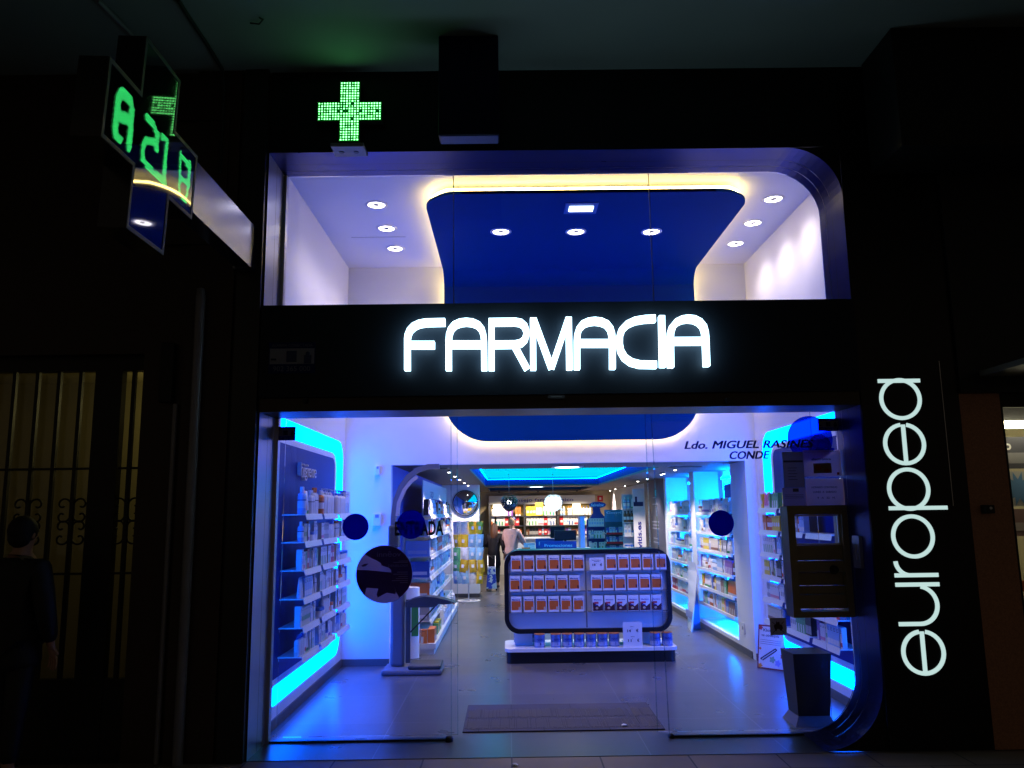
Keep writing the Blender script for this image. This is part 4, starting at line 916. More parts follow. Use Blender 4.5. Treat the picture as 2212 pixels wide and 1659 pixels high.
t = thing('poster_board', 'red framed floral poster board leaning at the foot of the right wall', 'poster', (2.7, 2.8, 0))
A0, B0 = Vector((2.585, 2.95, 0)), Vector((2.80, 2.73, 0)); u = (B0-A0).normalized(); wd = (B0-A0).length; n = Vector((-u.y, u.x, 0)); n = -n if n.y > 0 else n
up = (Z_*1.0-n*.18).normalized(); hh = .44
mb = MB(); mb.prism([(0, 0), (wd, 0), (wd, hh), (0, hh)], A0, u, up, -n, .012); mb.build('frame', mat('poster_red', (.22, .015, .03), .4), t)
mb = MB(); mb.prism([(.015, .015), (wd-.015, .015), (wd-.015, hh-.015), (.015, hh-.015)], A0+n*.003, u, up, -n, .002); mb.build('sheet', CARD, t)
mb = MB(); mb.text('Klorane', A0+u*.06+up*.375, u, up, n, .030, 0, bold=.02, width=.16, lift=.004); mb.text('te obsequia', A0+u*.04+up*.325, u, up, n, .028, 0, bold=.01, width=.2, lift=.004)
mb.stroke([(.05, .09), (.04, .10), (.20, .21), (.215, .20), (.20, .185), (.06, .085)], .012, A0+n*.0045, u, up, n, .001, 0)
for k in range(3): mb.prism([(.03, .29-.02*k), (wd-.05, .285-.02*k), (wd-.05, .288-.02*k), (.03, .293-.02*k)], A0+n*.004, u, up, n, .001)
mb.build('poster_print', INK, t)
for k, (a, b, r, c) in enumerate(((.03, .41, .022, (.6, .05, .03)), (.28, .14, .022, (.55, .04, .06)), (.035, .03, .022, (.8, .30, .03)), (.03, .20, .012, (.7, .2, .03)), (.17, .10, .03, (.25, .45, .28)), (.23, .07, .03, (.35, .35, .75)))):
    mb = MB(); mb.prism([(a+r*(1+.25*math.cos(5*q)) * math.cos(q), b+r*(1+.25*math.cos(5*q))*math.sin(q)) for q in [2*PI*i/20 for i in range(20)]], A0+n*.004, u, up, n, .001)
    mb.build('printed_flower', mat('flower_%d' % k, c, .5), t)
t = thing('leaning_standee', 'curved white cardboard standee leaning in front of the lit niches', 'cardboard standee', (2.5, 5.9, 0))
mb = MB(); prof = [(0, 0), (.03, .2), (.07, .45), (.10, .65), (.115, .80), (.10, .92)]
vs_ = []; 
for t_, z in prof: vs_ += [(2.46+t_, 5.45, z), (2.52+t_*.4, 5.95, z)]
vs2 = [(a+.015, b+.01, c) for a, b, c in vs_]
fs = []
nn = len(vs_)
for k in range(len(prof)-1): fs += [(2*k, 2*k+1, 2*k+3, 2*k+2), (nn+2*k, nn+2*k+2, nn+2*k+3, nn+2*k+1), (2*k, 2*k+2, nn+2*k+2, nn+2*k), (2*k+1, nn+2*k+1, nn+2*k+3, 2*k+3)]
mb.add(vs_+vs2, fs); mb.build('card_panel', CARD, t)
mb = MB(); mb.add([(2.478, 5.455, .16), (2.50, 5.93, .16), (2.502, 5.93, .26), (2.487, 5.455, .26)], [(0, 1, 2, 3)]); mb.build('printed_band', mat('band_grey', (.3, .32, .5), .5), t)
mb = MB(); mb.prism([(2.56, .0), (2.66, .0), (2.62, .86)], (0, 5.75, 0), X_, Z_, Y_, .02); mb.build('strut', mat('strut_blue', (.05, .2, .6), .5), t)
for px, py, nm, lab in ((1313, 0, 0, 0),): pass
t = thing('wall_socket', 'small white power socket low on the right rear wall', 'socket', on((2100+1065/3.95)/1.47558, (1780+875/3.95)/1.47558, 0, XN-.004))
c = t.location.copy(); MB().bbox(XN-.012, XN, c.y-.05, c.y+.05, c.z-.06, c.z+.06, .004).build('socket_plate', WHITE2, t); mb = MB(); mb.lathe([(.022, 0), (.022, .002)], (XN-.014, c.y, c.z), 14, 0, axis=0); mb.build('socket_hole', GREY, t)
for (z, h, w_, lab, nm) in ((2.13, .11, .05, 'small white sensor box high on the rear wall left of the opening', 'wall_sensor'), (1.58, .14, .09, 'white wall box on the rear wall left of the opening', 'wall_box')):
    t = thing(nm, lab, 'wall box', (-1.48, YB-.03, z)); MB().bbox(-1.48-w_/2, -1.48+w_/2, YB-.045, YB, z-h/2, z+h/2, .006).build('housing', WHITE2, t)
    MB().box(-1.48-w_*.2, -1.48+w_*.25, YB-.048, YB-.046, z+h*.15, z+h*.4).build('cover', GREY, t)

# ---- night hatch and notices on the right glass
def Kq(x, y, v=.40): return on((2350+x/3.318)/1.47558, (1300+y/3.318)/1.47558, 1, v)
def Lq(x, y, v=.40): return on((2350+x/2.765)/1.47558, (1800+y/2.765)/1.47558, 1, v)
t = thing('night_hatch', 'bronze framed night service hatch with small window, set in the right glass', 'service hatch', (2.36, .36, .85))
hx0, hx1, hz1, hz0 = 2.105, 2.56, 1.665, .845
mb = MB(); ring_faces(mb, [(hx0, hz0), (hx1, hz0), (hx1, hz1), (hx0, hz1)], [(hx0+.055, hz0+.04), (hx1-.045, hz0+.04), (hx1-.045, hz1-.065), (hx0+.055, hz1-.065)], (0, .34, 0), X_, Z_, Y_, .16); mb.build('hatch_frame', BRONZE, t)
wz0, wz1 = 1.37, hz1-.068; wx0, wx1 = hx0+.058, hx1-.048
MB().box(wx0, wx1, .395, .400, wz0, wz1).build('hatch_window', GLASS, t)
mb = MB(); ring_faces(mb, [(wx0, wz0), (wx1, wz0), (wx1, wz1), (wx0, wz1)], [(wx0+.012, wz0+.012), (wx1-.012, wz0+.012), (wx1-.012, wz1-.012), (wx0+.012, wz1-.012)], (0, .385, 0), X_, Z_, Y_, .02); mb.build('window_bead', ALU, t)
z = wz0-.002
for k, h in enumerate((.115, .085, .10, .06, .105)):
    y_ = (.37, .355, .40, .37, .36)[k]; MB().bbox(wx0-.003, wx1+.003, y_, y_+.06, z-h+.004, z, .004).build('hatch_panel', BRONZE, t); z -= h
mb = MB(); mb.lathe([(.030, -.03), (.034, -.01), (.034, 0)], (wx0+.27, .368, 1.23-.04), 18, 0, axis=1); mb.build('hatch_knob', BLACKF, t)
p, q = Kq(480, 475, .40), Kq(712, 835, .40)
t = thing('notice_holder', 'tilted grey acrylic notice holder above the hatch, beside the pink notice', 'notice', ((p.x+q.x)/2, .40, (p.z+q.z)/2))
MB().box(p.x, q.x, .400, .404, q.z, p.z).build('notice_sheet', papermat('notice_grey', (.5, .48, .52), .5), t)
mb = MB(); mb.box(p.x, q.x, .398, .3995, p.z-.075, p.z-.06)
for k in range(5): mb.box(p.x+.03, q.x-.05-.01*(k % 2), .398, .3995, p.z-.12-.022*k, p.z-.116-.022*k)
mb.build('notice_print', mat('print_grey', (.07, .07, .09), .5), t)
mb = MB(); ring_faces(mb, [(p.x-.006, q.z-.006), (q.x+.006, q.z-.006), (q.x+.006, p.z+.006), (p.x-.006, p.z+.006)], [(p.x, q.z), (q.x, q.z), (q.x, p.z), (p.x, p.z)], (0, .396, 0), X_, Z_, Y_, .006); mb.build('acrylic_rim', mat('acrylic_rim', (.3, .45, .8), .2, alpha=.5), t)
def notice(name, lab, p, q, m, y):
    t = thing(name, lab, 'notice', ((p.x+q.x)/2, y, (p.z+q.z)/2)); MB().box(p.x, q.x, y, y+.002, q.z, p.z).build('notice_sheet', m, t); return t
NP = papermat('notice_pink', (.92, .80, .84), .6); y_ = .392
p, q = Kq(690, 450, y_), Kq(1105, 722, y_); t = notice('prescription_notice', 'pinkish card reading electrónica with a picture of hands, above the hatch', p, q, NP, y_)
w, h = q.x-p.x, p.z-q.z
mb = MB(); mb.text('electrónica', (p.x+.22*w, y_, q.z+.62*h), X_, Z_, -Y_, .09*h, 0, bold=.02, width=.52*w); mb.text('Farmacia conectada al Sistema de receta', (p.x+.04*w, y_, q.z+.92*h), X_, Z_, -Y_, .045*h, 0, width=.9*w); mb.build('notice_text', INK, t)
mb = MB(); mb.box(p.x+.26*w, p.x+.74*w, y_-.001, y_-.0003, q.z+.12*h, q.z+.50*h, 0); mb.ball((p.x+.38*w, y_-.001, q.z+.34*h), .10*w, .0008, .12*h, 10, 1); mb.ball((p.x+.62*w, y_-.001, q.z+.22*h), .09*w, .0008, .08*h, 10, 1); mb.box(p.x+.88*w, p.x+.94*w, y_-.001, y_-.0003, q.z+.05*h, q.z+.15*h, 2)
mb.build('notice_picture', [mat('picture_tan', (.25, .15, .14), .5), mat('picture_orange', (.32, .07, .05), .5), mat('picture_red', (.4, .02, .03), .5)], t)
p, q = Kq(718, 752, y_), Kq(1150, 1040, y_); t = notice('hours_notice', 'pinkish opening hours card reading HORARIO CONTINUO directly above the hatch', p, q, NP, y_)
w, h = q.x-p.x, p.z-q.z
mb = MB(); mb.text('HORARIO CONTINUO', (p.x+.15*w, y_, q.z+.66*h), X_, Z_, -Y_, .07*h, 0, bold=.01, width=.66*w); mb.text('LUNES  A  SABADO', (p.x+.18*w, y_, q.z+.49*h), X_, Z_, -Y_, .07*h, 0, bold=.01, width=.6*w)
mb.text('9   A   22   H.', (p.x+.28*w, y_, q.z+.28*h), X_, Z_, -Y_, .07*h, 0, bold=.01, width=.46*w); mb.build('notice_text', INK, t)
p, q = Kq(475, 845, .40), Kq(735, 1045, .40); t = notice('small_notice', 'pale notice sheet at the upper left corner of the hatch', p, q, papermat('notice_pale', (.7, .62, .74), .5), .40)
mb = MB(); w, h = q.x-p.x, p.z-q.z; mb.box(p.x+.45*w, p.x+.7*w, .398, .3995, q.z+.78*h, q.z+.95*h)
for k in range(3): mb.box(p.x+.1*w, p.x+.9*w, .398, .3995, q.z+(.45+.08*k)*h, q.z+(.47+.08*k)*h)
mb.build('notice_print', mat('print_grey', (.07, .07, .09), .5), t)
p, q = Lq(285, 470, .405), Lq(438, 620, .405)
t = notice('no_animals_sign', 'small square beige sign with a dark crossed-out animal below the hatch corner', p, q, papermat('sign_beige', (.6, .5, .42), .4), .405)
t['category'] = 'sign'; cx_, cz_ = (p.x+q.x)/2, (p.z+q.z)/2
mb = MB(); body = [(-.030, -.012), (-.034, .008), (-.018, .018), (-.012, .040), (-.004, .030), (.010, .036), (.012, .016), (.030, .008), (.034, -.012), (.018, -.034), (.006, -.018), (-.010, -.016), (-.018, -.036)]
mb.prism(body, (cx_, .403, cz_), X_, Z_, Y_, .001); mb.stroke([(-.042, -.044), (.044, .036)], .004, (cx_, .4025, cz_), X_, Z_, Y_, .0004); mb.stroke([(-.044, .034), (.042, -.044)], .004, (cx_, .402, cz_), X_, Z_, Y_, .0004)
mb.build('animal_symbol', mat('symbol_dark', (.04, .006, .015), .5), t)

# ================================================================ REAR ROOM
def Dq(x, y, v): return on((1500+x/4.148)/1.47558, (1450+y/4.148)/1.47558, 1, v)
def Eq(x, y, v): return on((1900+x/3.318)/1.47558, (1450+y/3.318)/1.47558, 1, v)
t = thing('wall_shelving', 'wide medicine shelving with gold back panels and lettered header on the end wall', 'shelving', (.9, 16.2, 0))
MB().box(-.54, 2.36, 16.28, 16.34, .95, 1.90).build('gold_back', mat('gold_back', (.42, .30, .06), .5, noise=.2, nscale=6), t)
mb = MB(); mb.box(-.54, 2.36, 16.2, 16.27, 1.84, 2.075, 0); mb.build('header_panel', WHITE2, t)
mb = MB(); mb.text('consejo farmacéutico', (.02, 16.2, 1.915), X_, Z_, -Y_, .085, 0, bold=.012, width=1.75); mb.build('header_lettering', INKB, t)
for x in (-.54, .40, 1.30, 2.33): MB().box(x, x+.05, 15.98, 16.27, .95, 1.84).build('upright', DGREY, t)
for z in (1.535, 1.275, 1.02): MB().box(-.49, 2.33, 15.98, 16.27, z-.02, z).build('shelf', SLATE, t)
MB().box(-.54, 2.36, 15.95, 16.27, .0, .90).build('base_cabinet', WHITE2, t)
mb = MB()
for k in range(24):
    x = -.4+2.7*k/24; mb.tube([(x, 16.27, 1.25+.0*k), (x+.06, 16.265, 1.36), (x+.12, 16.27, 1.27)], .006, 5)
    mb.tube([(x, 16.27, 1.62), (x+.06, 16.265, 1.70), (x+.12, 16.27, 1.62)], .006, 5)
mb.build('scroll_ornament', DGREY, t)
for r_, (z, mix, sz) in enumerate(((1.535, 'any', 1.45), (1.275, 'redwhite', 1.25), (1.02, 'colour', 1.0))):
    for q, (a, b) in enumerate(((-.47, .38), (.47, 1.28), (1.37, 2.30))):
        row((a, 16.05, z), (1, 0, 0), b-a, 0, mix, ORD[r_]+' '+('left', 'middle', 'right')[q]+' bay', 'end wall', 'the left', 'medicine packs on the end wall', hmax=.24, sz=sz*1.3, skip=.06, repeat=.45)
# bright display boxes on top row
for k, (x, w, h, c, lab) in enumerate(((-.42, .34, .30, 'white', 'big white advertising box at the left of the top end-wall shelf'), (.72, .20, .34, 'yellow', 'tall yellow and white advertising box in the middle of the top end-wall shelf'),
                                (1.72, .22, .30, 'cream', 'cream advertising box at the right of the top end-wall shelf'))):
    mb = MB(); mb.box(x, x+w, 15.985, 16.03, 1.537, 1.537+h, 0); mb.box(x+.02, x+w-.02, 15.98, 15.984, 1.56, 1.537+h*.6, 1)
    mb.build('advertising_box', [PM[c], PM['white']], None, lab, 'box', 'advertising boxes on the end wall')
# counters
t = thing('service_counter', 'white service counter with promotion signs behind the island display', 'counter', (.8, 8.3, 0))
MB().bbox(.14, 1.45, 8.0, 8.9, .95, 1.0, .012).build('counter_top', WHITE2, t); MB().box(.20, 1.40, 8.08, 8.85, 0, .949).build('counter_front', WHITE2, t)
t = thing('service_counter', 'further white counter in front of the end wall shelving', 'counter', (1.0, 13.4, 0))
MB().bbox(-.1, 2.2, 13.2, 13.9, 1.0, 1.05, .012).build('counter_top', WHITE2, t); MB().box(-.05, 2.1, 13.28, 13.85, 0, .999).build('counter_front', WHITE2, t)
def sign_block(x0, x1, z0, z1, y, lab, s):
    t = thing('promotion_sign', lab, 'sign', ((x0+x1)/2, y, z0), 'blue promotion signs on the counter')
    MB().box(x0, x1, y, y+.05, z0, z1).build('sign_body', mat('sign_blue', (.02, .06, .32), .4), t)
    mb = MB(); mb.text(s, (x0+.12*(x1-x0), y, z0+.32*(z1-z0)), X_, Z_, -Y_, .38*(z1-z0), 0, bold=.012, width=.76*(x1-x0)); mb.build('sign_text', mat('sign_text_white', (.7, .75, .8), .5), t)
a, b = Dq(920, 1235, 8.15), Dq(1400, 1140, 8.15); sign_block(a.x, b.x, 1.001, b.z, 8.15, 'front blue sign reading Promociones on the white counter', 'Promociones')
a, b = Dq(860, 1175, 8.5), Dq(1110, 1105, 8.5); sign_block(a.x, b.x+.15, 1.001, b.z, 8.5, 'rear blue promotion sign half hidden behind the front one', 'Promociones')
def monitor(x0, x1, z0, z1, y, lab):
    t = thing('computer_monitor', lab, 'monitor', ((x0+x1)/2, y, 1.001), 'dark monitors on the counter'); xc = (x0+x1)/2
    MB().bbox(x0, x1, y, y+.04, z0, z1, .006).build('screen', BLACKF, t); MB().box(xc-.02, xc+.02, y+.04, y+.06, 1.01, z0+.05).build('stand', DGREY, t); MB().box(xc-.09, xc+.09, y-.02, y+.12, 1.001, 1.01).build('foot', DGREY, t)
a, b = Dq(1110, 1130, 8.35), Dq(1395, 995, 8.35); monitor(a.x, b.x, a.z, b.z, 8.35, 'nearer dark monitor back above the front promotion sign')
a, b = Dq(1055, 1100, 8.75), Dq(1245, 940, 8.75); monitor(a.x, b.x, a.z, b.z, 8.75, 'farther dark monitor partly behind the nearer one')
# papers and small boxes on the counter
for k, (x, y, w, d, h, c, lab) in enumerate(((.22, 8.2, .14, .1, .035, 'orange', 'orange leaflet box at the left end of the counter'), (.33, 8.4, .12, .1, .06, 'white', 'small white box beside the orange leaflet box'), (.62, 8.08, .22, .05, .012, 'cream', 'loose paper stack at the counter edge'),
        (1.17, 8.1, .18, .1, .02, 'white', 'white paper stack at the right of the promotion sign'), (.50, 8.7, .10, .1, .13, 'pink', 'small pink pictured box on the far side of the counter'), (.26, 8.7, .2, .1, .09, 'pale blue', 'pale blue leaflet tray at the far left of the counter'))):
    MB().box(x, x+w, y, y+d, 1.001, 1.001+h).build('counter_box', PM[c], None, lab, 'box', 'small things on the white counter')
# acrylic screen
a, b = Dq(1455, 1250, 8.2), Dq(1505, 815, 8.2)
MB().box(a.x, b.x, 8.2, 8.6, 1.001, b.z).build('acrylic_screen', mat('screen_pale_blue', (.35, .5, .8), .25), None, 'narrow pale blue upright screen at the right end of the counter', 'screen')
# pendant lamps
def pendant(px, lab, lit):
    c = Dq(px, 625, 9.0); t = thing('pendant_lamp', lab, 'pendant lamp', (c.x, 9.0, c.z), 'artichoke shaped pendant lamps'); R_ = .145
    mb = MB(); rd = random.Random(2)
    for ring in range(9):
        th = math.radians(18+ring*17); n_ = max(6, int(17*math.sin(th)))
        for k in range(n_):
            a = 2*PI*(k+.5*(ring % 2))/n_; rr = R_*math.sin(th); z = R_*math.cos(th)
            o = Vector((c.x+rr*math.cos(a), 9.0+rr*math.sin(a), c.z+z)); rad = Vector((math.cos(a), math.sin(a), 0)); tan = Vector((-math.sin(a), math.cos(a), 0))
            dn = (rad*math.cos(th)-Z_*math.sin(th)).normalized(); nrm = (rad*math.sin(th)+Z_*math.cos(th)); dn = (dn+nrm*.30).normalized()
            w = .030; h = .052
            mb.add([o-tan*w, o+tan*w, o+tan*w*.9+dn*h*.6, o+dn*h*1.25, o-tan*w*.9+dn*h*.6], [(0, 1, 2, 3, 4)], 0)
    mb.build('petal_shade', mat('lit_shade', (.8, .85, .9), .5, emit=(.72, .9, 1.0), estr=1.5) if lit else mat('black_shade', (.006, .01, .016), .3), t)
    mb = MB(); mb.ball((c.x, 9.0, c.z), .10 if lit else .04, n=12); mb.build('lamp_globe', emat('lamp_globe_lit', (.75, .92, 1), 3.0) if lit else BULB, t)
    mb = MB(); mb.tube([(c.x, 9.0, c.z+R_), (c.x, 9.0, ZCF-.01)], .003, 5); mb.build('cord', ALU, t)
pendant(510, 'unlit dark artichoke pendant lamp over the customers on the left', False); pendant(1092, 'glowing white artichoke pendant lamp over the counter', True)
# azure tubes added round the coffer top to make its sides glow
tb = MB(); e = .05; tb.tube([(cx0+e, cy0+e, ZCF-.03), (cx1-e, cy0+e, ZCF-.03), (cx1-e, cy1-e, ZCF-.03), (cx0+e, cy1-e, ZCF-.03), (cx0+e, cy0+e, ZCF-.03)], .008, 6); tb.build('neon_tube', emat('coffer_fill_tube', (0, .16, 1), 26), ph)
# convex mirror
t = thing('convex_mirror', 'round convex security mirror with black rim on the white column', 'mirror', (-.86, 10.28, 1.83))
mc = on((1200+940/3.318)/1.47558, (1450+508/3.318)/1.47558, 1, 10.25); R_ = .245
mb = MB(); mb.lathe([(.001, -.07)]+[(R_*math.sin(a), -.07*math.cos(a)) for a in [PI/2*i/8 for i in range(1, 9)]], (mc.x, 10.27, mc.z), 32, 0, axis=1, cap=False); mb.build('mirror_glass', mat('mirror', (.85, .85, .88), .03, metal=1.), t)
mb = MB(); mb.tube([(mc.x+R_*math.cos(2*PI*i/32), 10.27, mc.z+R_*math.sin(2*PI*i/32)) for i in range(33)], .012, 6); mb.build('mirror_rim', BLACKF, t)
MB().box(mc.x-.02, mc.x+.02, 10.27, 10.30, mc.z-.02, mc.z+.02).build('mirror_bracket', DGREY, t)
# revolving pouch stand
t = thing('pouch_stand', 'white wire revolving stand with a ring foot hung with tiers of shiny sachets', 'display stand', (-.77, 9.62, 0))
sx, sy = -.77, 9.62
mb = MB(); mb.tube([(sx, sy, .02), (sx, sy, 1.50)], .012, 8); mb.build('pole', WHITE2, t)
mb = MB(); mb.tube([(sx+.21*math.cos(2*PI*i/28), sy+.21*math.sin(2*PI*i/28), .012) for i in range(29)], .011, 6); mb.tube([(sx-.21, sy, .012), (sx+.21, sy, .012)], .008, 6); mb.build('ring_foot', WHITE2, t)
mb = MB()
for z in (1.48, 1.24, 1.00, .78, .57):
    for dx in (-.22, .0, .2): mb.tube([(sx, sy, z), (sx+dx, sy-.16, z)], .004, 5)
mb.build('hanging_arms', WHITE2, t)
PCOL = {'gold': (.85, .52, .03), 'green': (.10, .38, .16), 'silver blue': (.30, .52, .75), 'white': (.78, .75, .78), 'dark gold': (.50, .32, .02)}
POU = {}
for c, v in PCOL.items():
    m = mat('pouch_'+c.replace(' ', '_'), v, .3, metal=.08, noise=.3, nscale=30)
    mb = MB(); vs_ = []; nx, nz = 6, 7
    for s in (-1, 1):
        for j in range(nz):
            for i in range(nx):
                u_, w_ = i/(nx-1), j/(nz-1); b = .026*math.sin(PI*u_)*math.sin(PI*w_)**.6+.003*math.sin(9*u_+7*w_); vs_.append(((u_-.5)*.13, s*b, -w_*.235))
    f = [(j*nx+i, j*nx+i+1, (j+1)*nx+i+1, (j+1)*nx+i) for j in range(nz-1) for i in range(nx-1)]; N_ = nx*nz
    mb.add(vs_, f+[tuple(N_+q for q in reversed(p)) for p in f], 0, True)
    mb.box(-.025, .025, -.0285, -.0275, -.15, -.09, 1); o = mb.build('p', [m, CARD]); POU[c] = o.data; o.data.name = 'sachet'; bpy.data.objects.remove(o)
tiers = ((1.48, ('white', 'white', 'gold', 'gold')), (1.24, ('gold', 'gold', 'silver blue', 'silver blue')), (1.00, ('green', 'white', 'silver blue', 'silver blue')), (.78, ('green', 'dark gold', 'dark gold', 'dark gold')), (.57, ('silver blue', 'silver blue', 'white', 'gold')))
for r_, (z, cs) in enumerate(tiers):
    for k, c in enumerate(cs):
        for d in range(2):
            o = bpy.data.objects.new('sachet', POU[c]); COL.objects.link(o); o.location = (sx-.225+.15*k+.02*d, sy-.17+.035*d+.01*math.cos(k), z-.004); o.rotation_euler = (RND.uniform(-.1, .25), RND.uniform(-.12, .12), (k-1.5)*.35+d*.25+RND.uniform(-.15, .15))
            prop(o, f'{("front", "rear")[d]} {c} sachet, {ORD[k]} from left on the {ORD[r_]} tier of the revolving stand', 'sachet', 'sachets on the revolving stand')

# stands at the right rear
t = thing('curved_display_stand', 'blue curved display stand with an oval lettered head at the right rear', 'display stand', (1.85, 11.1, 0))
BS = mat('stand_blue', (.006, .04, .28), .35)
out = [(1.62, .75), (2.08, .75), (2.08, 1.35), (2.02, 1.50), (1.93, 1.60), (1.90, 1.72), (1.76, 1.72), (1.76, 1.60), (1.70, 1.50), (1.62, 1.45)]
mb = MB(); mb.prism(out, (0, 11.1, 0), X_, Z_, Y_, .05); mb.build('stand_body', BS, t); MB().box(1.62, 2.08, 11.0, 11.3, 0, .749).build('stand_base', DGREY, t)
a, b = Dq(1570, 662, 11), Dq(1790, 662, 11); hx = (a.x+b.x)/2
mb = MB(); mb.lathe([(.001, 0), (1, 0), (1, .03)], (0, 0, 0), 32, 0, axis=1, smooth=False); mb.v = [Vector((hx+v.x*(b.x-a.x)/2, 11.02+v.y, a.z+v.z*.065)) for v in mb.v]; mb.build('oval_head', BS, t)
mb = MB(); mb.text('Salvelox', (a.x+.03, 11.018, a.z-.03), X_, Z_, -Y_, .06, 0, bold=.02, shear=.15, width=b.x-a.x-.07); mb.build('head_lettering', mat('letter_pale_blue', (.4, .6, .85), .4), t)
for z in (1.32, 1.08, .85): MB().box(1.63, 2.06, 10.96, 11.09, z-.012, z).build('shelf', BS, t)
for r_, (z, mix) in enumerate(((1.32, 'blue'), (1.08, 'blue'), (.85, 'redwhite'))): row((1.65, 11.0, z), (1, 0, 0), .38, 0, mix, ORD[r_], 'blue curved stand', 'the left', 'packs on the blue curved stand', hmax=.17, sz=1.1)
t = thing('tiered_display_stand', 'tiered display with red shelf edges and teal packs right of the blue stand', 'display stand', (2.2, 10.4, 0))
MB().box(1.94, 2.34, 10.55, 10.60, .0, 1.42).build('stand_body', mat('stand_teal', (.01, .10, .16), .4), t)
MB().box(1.93, 2.35, 10.53, 10.549, 1.42, 1.66).build('head_panel', mat('stand_teal_head', (.02, .20, .40), .4), t)
mb = MB(); mb.text('Gengi', (1.97, 10.53, 1.58), X_, Z_, -Y_, .05, 0, bold=.02, width=.30); mb.build('head_lettering', mat('letter_pale_blue', (.4, .6, .85), .4), t)
for r_, z in enumerate((1.20, 1.02, .84)):
    mb = MB(); mb.box(1.94, 2.33, 10.40, 10.549, z-.02, z); mb.build('shelf', WHITE2, t)
    MB().box(1.94, 2.33, 10.392, 10.399, z-.03, z+.012).build('price_rail', mat('rail_red', (.5, .02, .03), .4), t)
    for k in range(6): put(BYK[('carton', 'pale blue')][0] if k % 3 else BYK[('carton', 'blue')][0], (1.975+.063*k, 10.46, z), 0, f'{"pale blue" if k % 3 else "blue"} dental pack, {ORD[k]} from left on the {ORD[r_]} red-edged tier', 'packs on the tiered display', (1.05, 1, .82))
t = thing('lettered_panel_stand', 'tall white panel stand lettered vitis.es beside the slate wall', 'display stand', (2.6, 9.6, 0))
a = Eq(425, 1000, 9.5); MB().box(a.x-.03, a.x+.19, 9.5, 9.53, 0, 2.05).build('panel', WHITE2, t)
mb = MB(); mb.text('vitis.es', (a.x+.11, 9.5, .93), Z_, -X_, -Y_, .085, 0, bold=.03, width=.50); mb.build('panel_lettering', INKB, t)
mb = MB(); mb.box(a.x-.02, a.x+.16, 9.496, 9.499, 1.72, 1.80); mb.box(a.x+.01, a.x+.05, 9.496, 9.499, 1.80, 1.90); mb.build('panel_print', NAVY, t)
t = thing('blister_rack', 'crowded rack of hanging packs left of the lettered white panel', 'display stand', (2.2, 9.7, 0))
MB().box(2.19, 2.46, 9.80, 9.83, .2, 1.95).build('rack_back', mat('rack_grey', (.6, .6, .66), .4), t); MB().box(2.3, 2.35, 9.78, 9.84, .0, .2).build('rack_leg', GREY, t)
for z in (1.68, 1.42, 1.16, .90): MB().box(2.19, 2.46, 9.68, 9.799, z-.01, z).build('shelf', WHITE2, t)
for r_, z in enumerate((1.68, 1.42, 1.16, .90)): row((2.20, 9.72, z), (1, 0, 0), .255, 0, 'any', ORD[r_], 'crowded rack', 'the left', 'packs on the crowded rack', hmax=.22, sz=1.4)
# pale bars on the slate wall: print and mirrored reflections put in as colour
mb = MB(); rl = random.Random(8)
for k, (z, w) in enumerate(((1.86, .35), (1.74, .5), (1.42, .7), (1.36, .6), (1.30, .7), (1.12, .5), (1.05, .55), (.82, .45))): mb.box(XN-.003, XN-.001, 9.1-w/2, 9.1+w/2, z, z+.02)
mb.build('slate_reflection_print', mat('slate_reflection_print', (.35, .35, .4), .5), ph)
# no smoking notice at rear
a, b = Dq(1695, 590, 16.0), Dq(1768, 535, 16.0)
t = thing('red_notice', 'small red and white fire notice on the right of the end wall', 'sign', (a.x, 16.28, a.z))
MB().box(a.x, b.x, 16.32, 16.34, a.z-.05, b.z).build('notice_sheet', mat('notice_red', (.55, .02, .03), .5), t); MB().box(a.x+.05, b.x-.05, 16.312, 16.319, a.z+.0, b.z-.05).build('notice_picture', CARD, t)

# ---- lamps of the rear room
def small_spot(px, py, lab, group='small ceiling spotlights of the rear room', beam=0):
    p = on(px, py, 2, ZL-.012); t = thing('ceiling_spotlight', lab, 'spotlight', (p.x, p.y, ZL-.03), group)
    mb = MB(); mb.lathe([(.022, -.03), (.022, 0)], (p.x, p.y, ZL), 10, 0); mb.build('spot_body', DGREY, t)
    mb = MB(); mb.lathe([(.0185, -.0301), (.0185, -.034)], (p.x, p.y, ZL), 10, 0); mb.build('bulb', BULBS, t)
    if beam:
        l = bpy.data.lights.new('lamp_beam', 'SPOT'); l.energy = beam; l.color = (1, .80, .76); l.spot_size = math.radians(108); l.spot_blend = .7; l.shadow_soft_size = .04
        lo = bpy.data.objects.new('lamp_beam', l); COL.objects.link(lo); lo.parent = t; lo.location = (0, 0, -.03)
Lp = [(768, 170), (830, 215), (880, 250), (930, 288), (970, 315), (1027, 343)]
for k, (x, y) in enumerate(Lp): small_spot((1200+x/3.318)/1.47558, (1450+y/3.318)/1.47558, f'small spotlight, {ORD[k]} from the street in the left ceiling row', beam=130 if k in (0, 2, 3, 4, 5) else 0)
Rp = [(835, 147), (715, 188), (690, 195), (540, 243), (442, 270), (305, 320), (205, 353), (148, 373), (100, 387), (15, 415)]
for k, (x, y) in enumerate(Rp): small_spot((1900+x/3.318)/1.47558, (1450+y/3.318)/1.47558, f'small spotlight, {ORD[k]} from the street in the right ceiling row', beam=130 if k in (0, 1, 3, 4, 5, 6, 7) else 0)
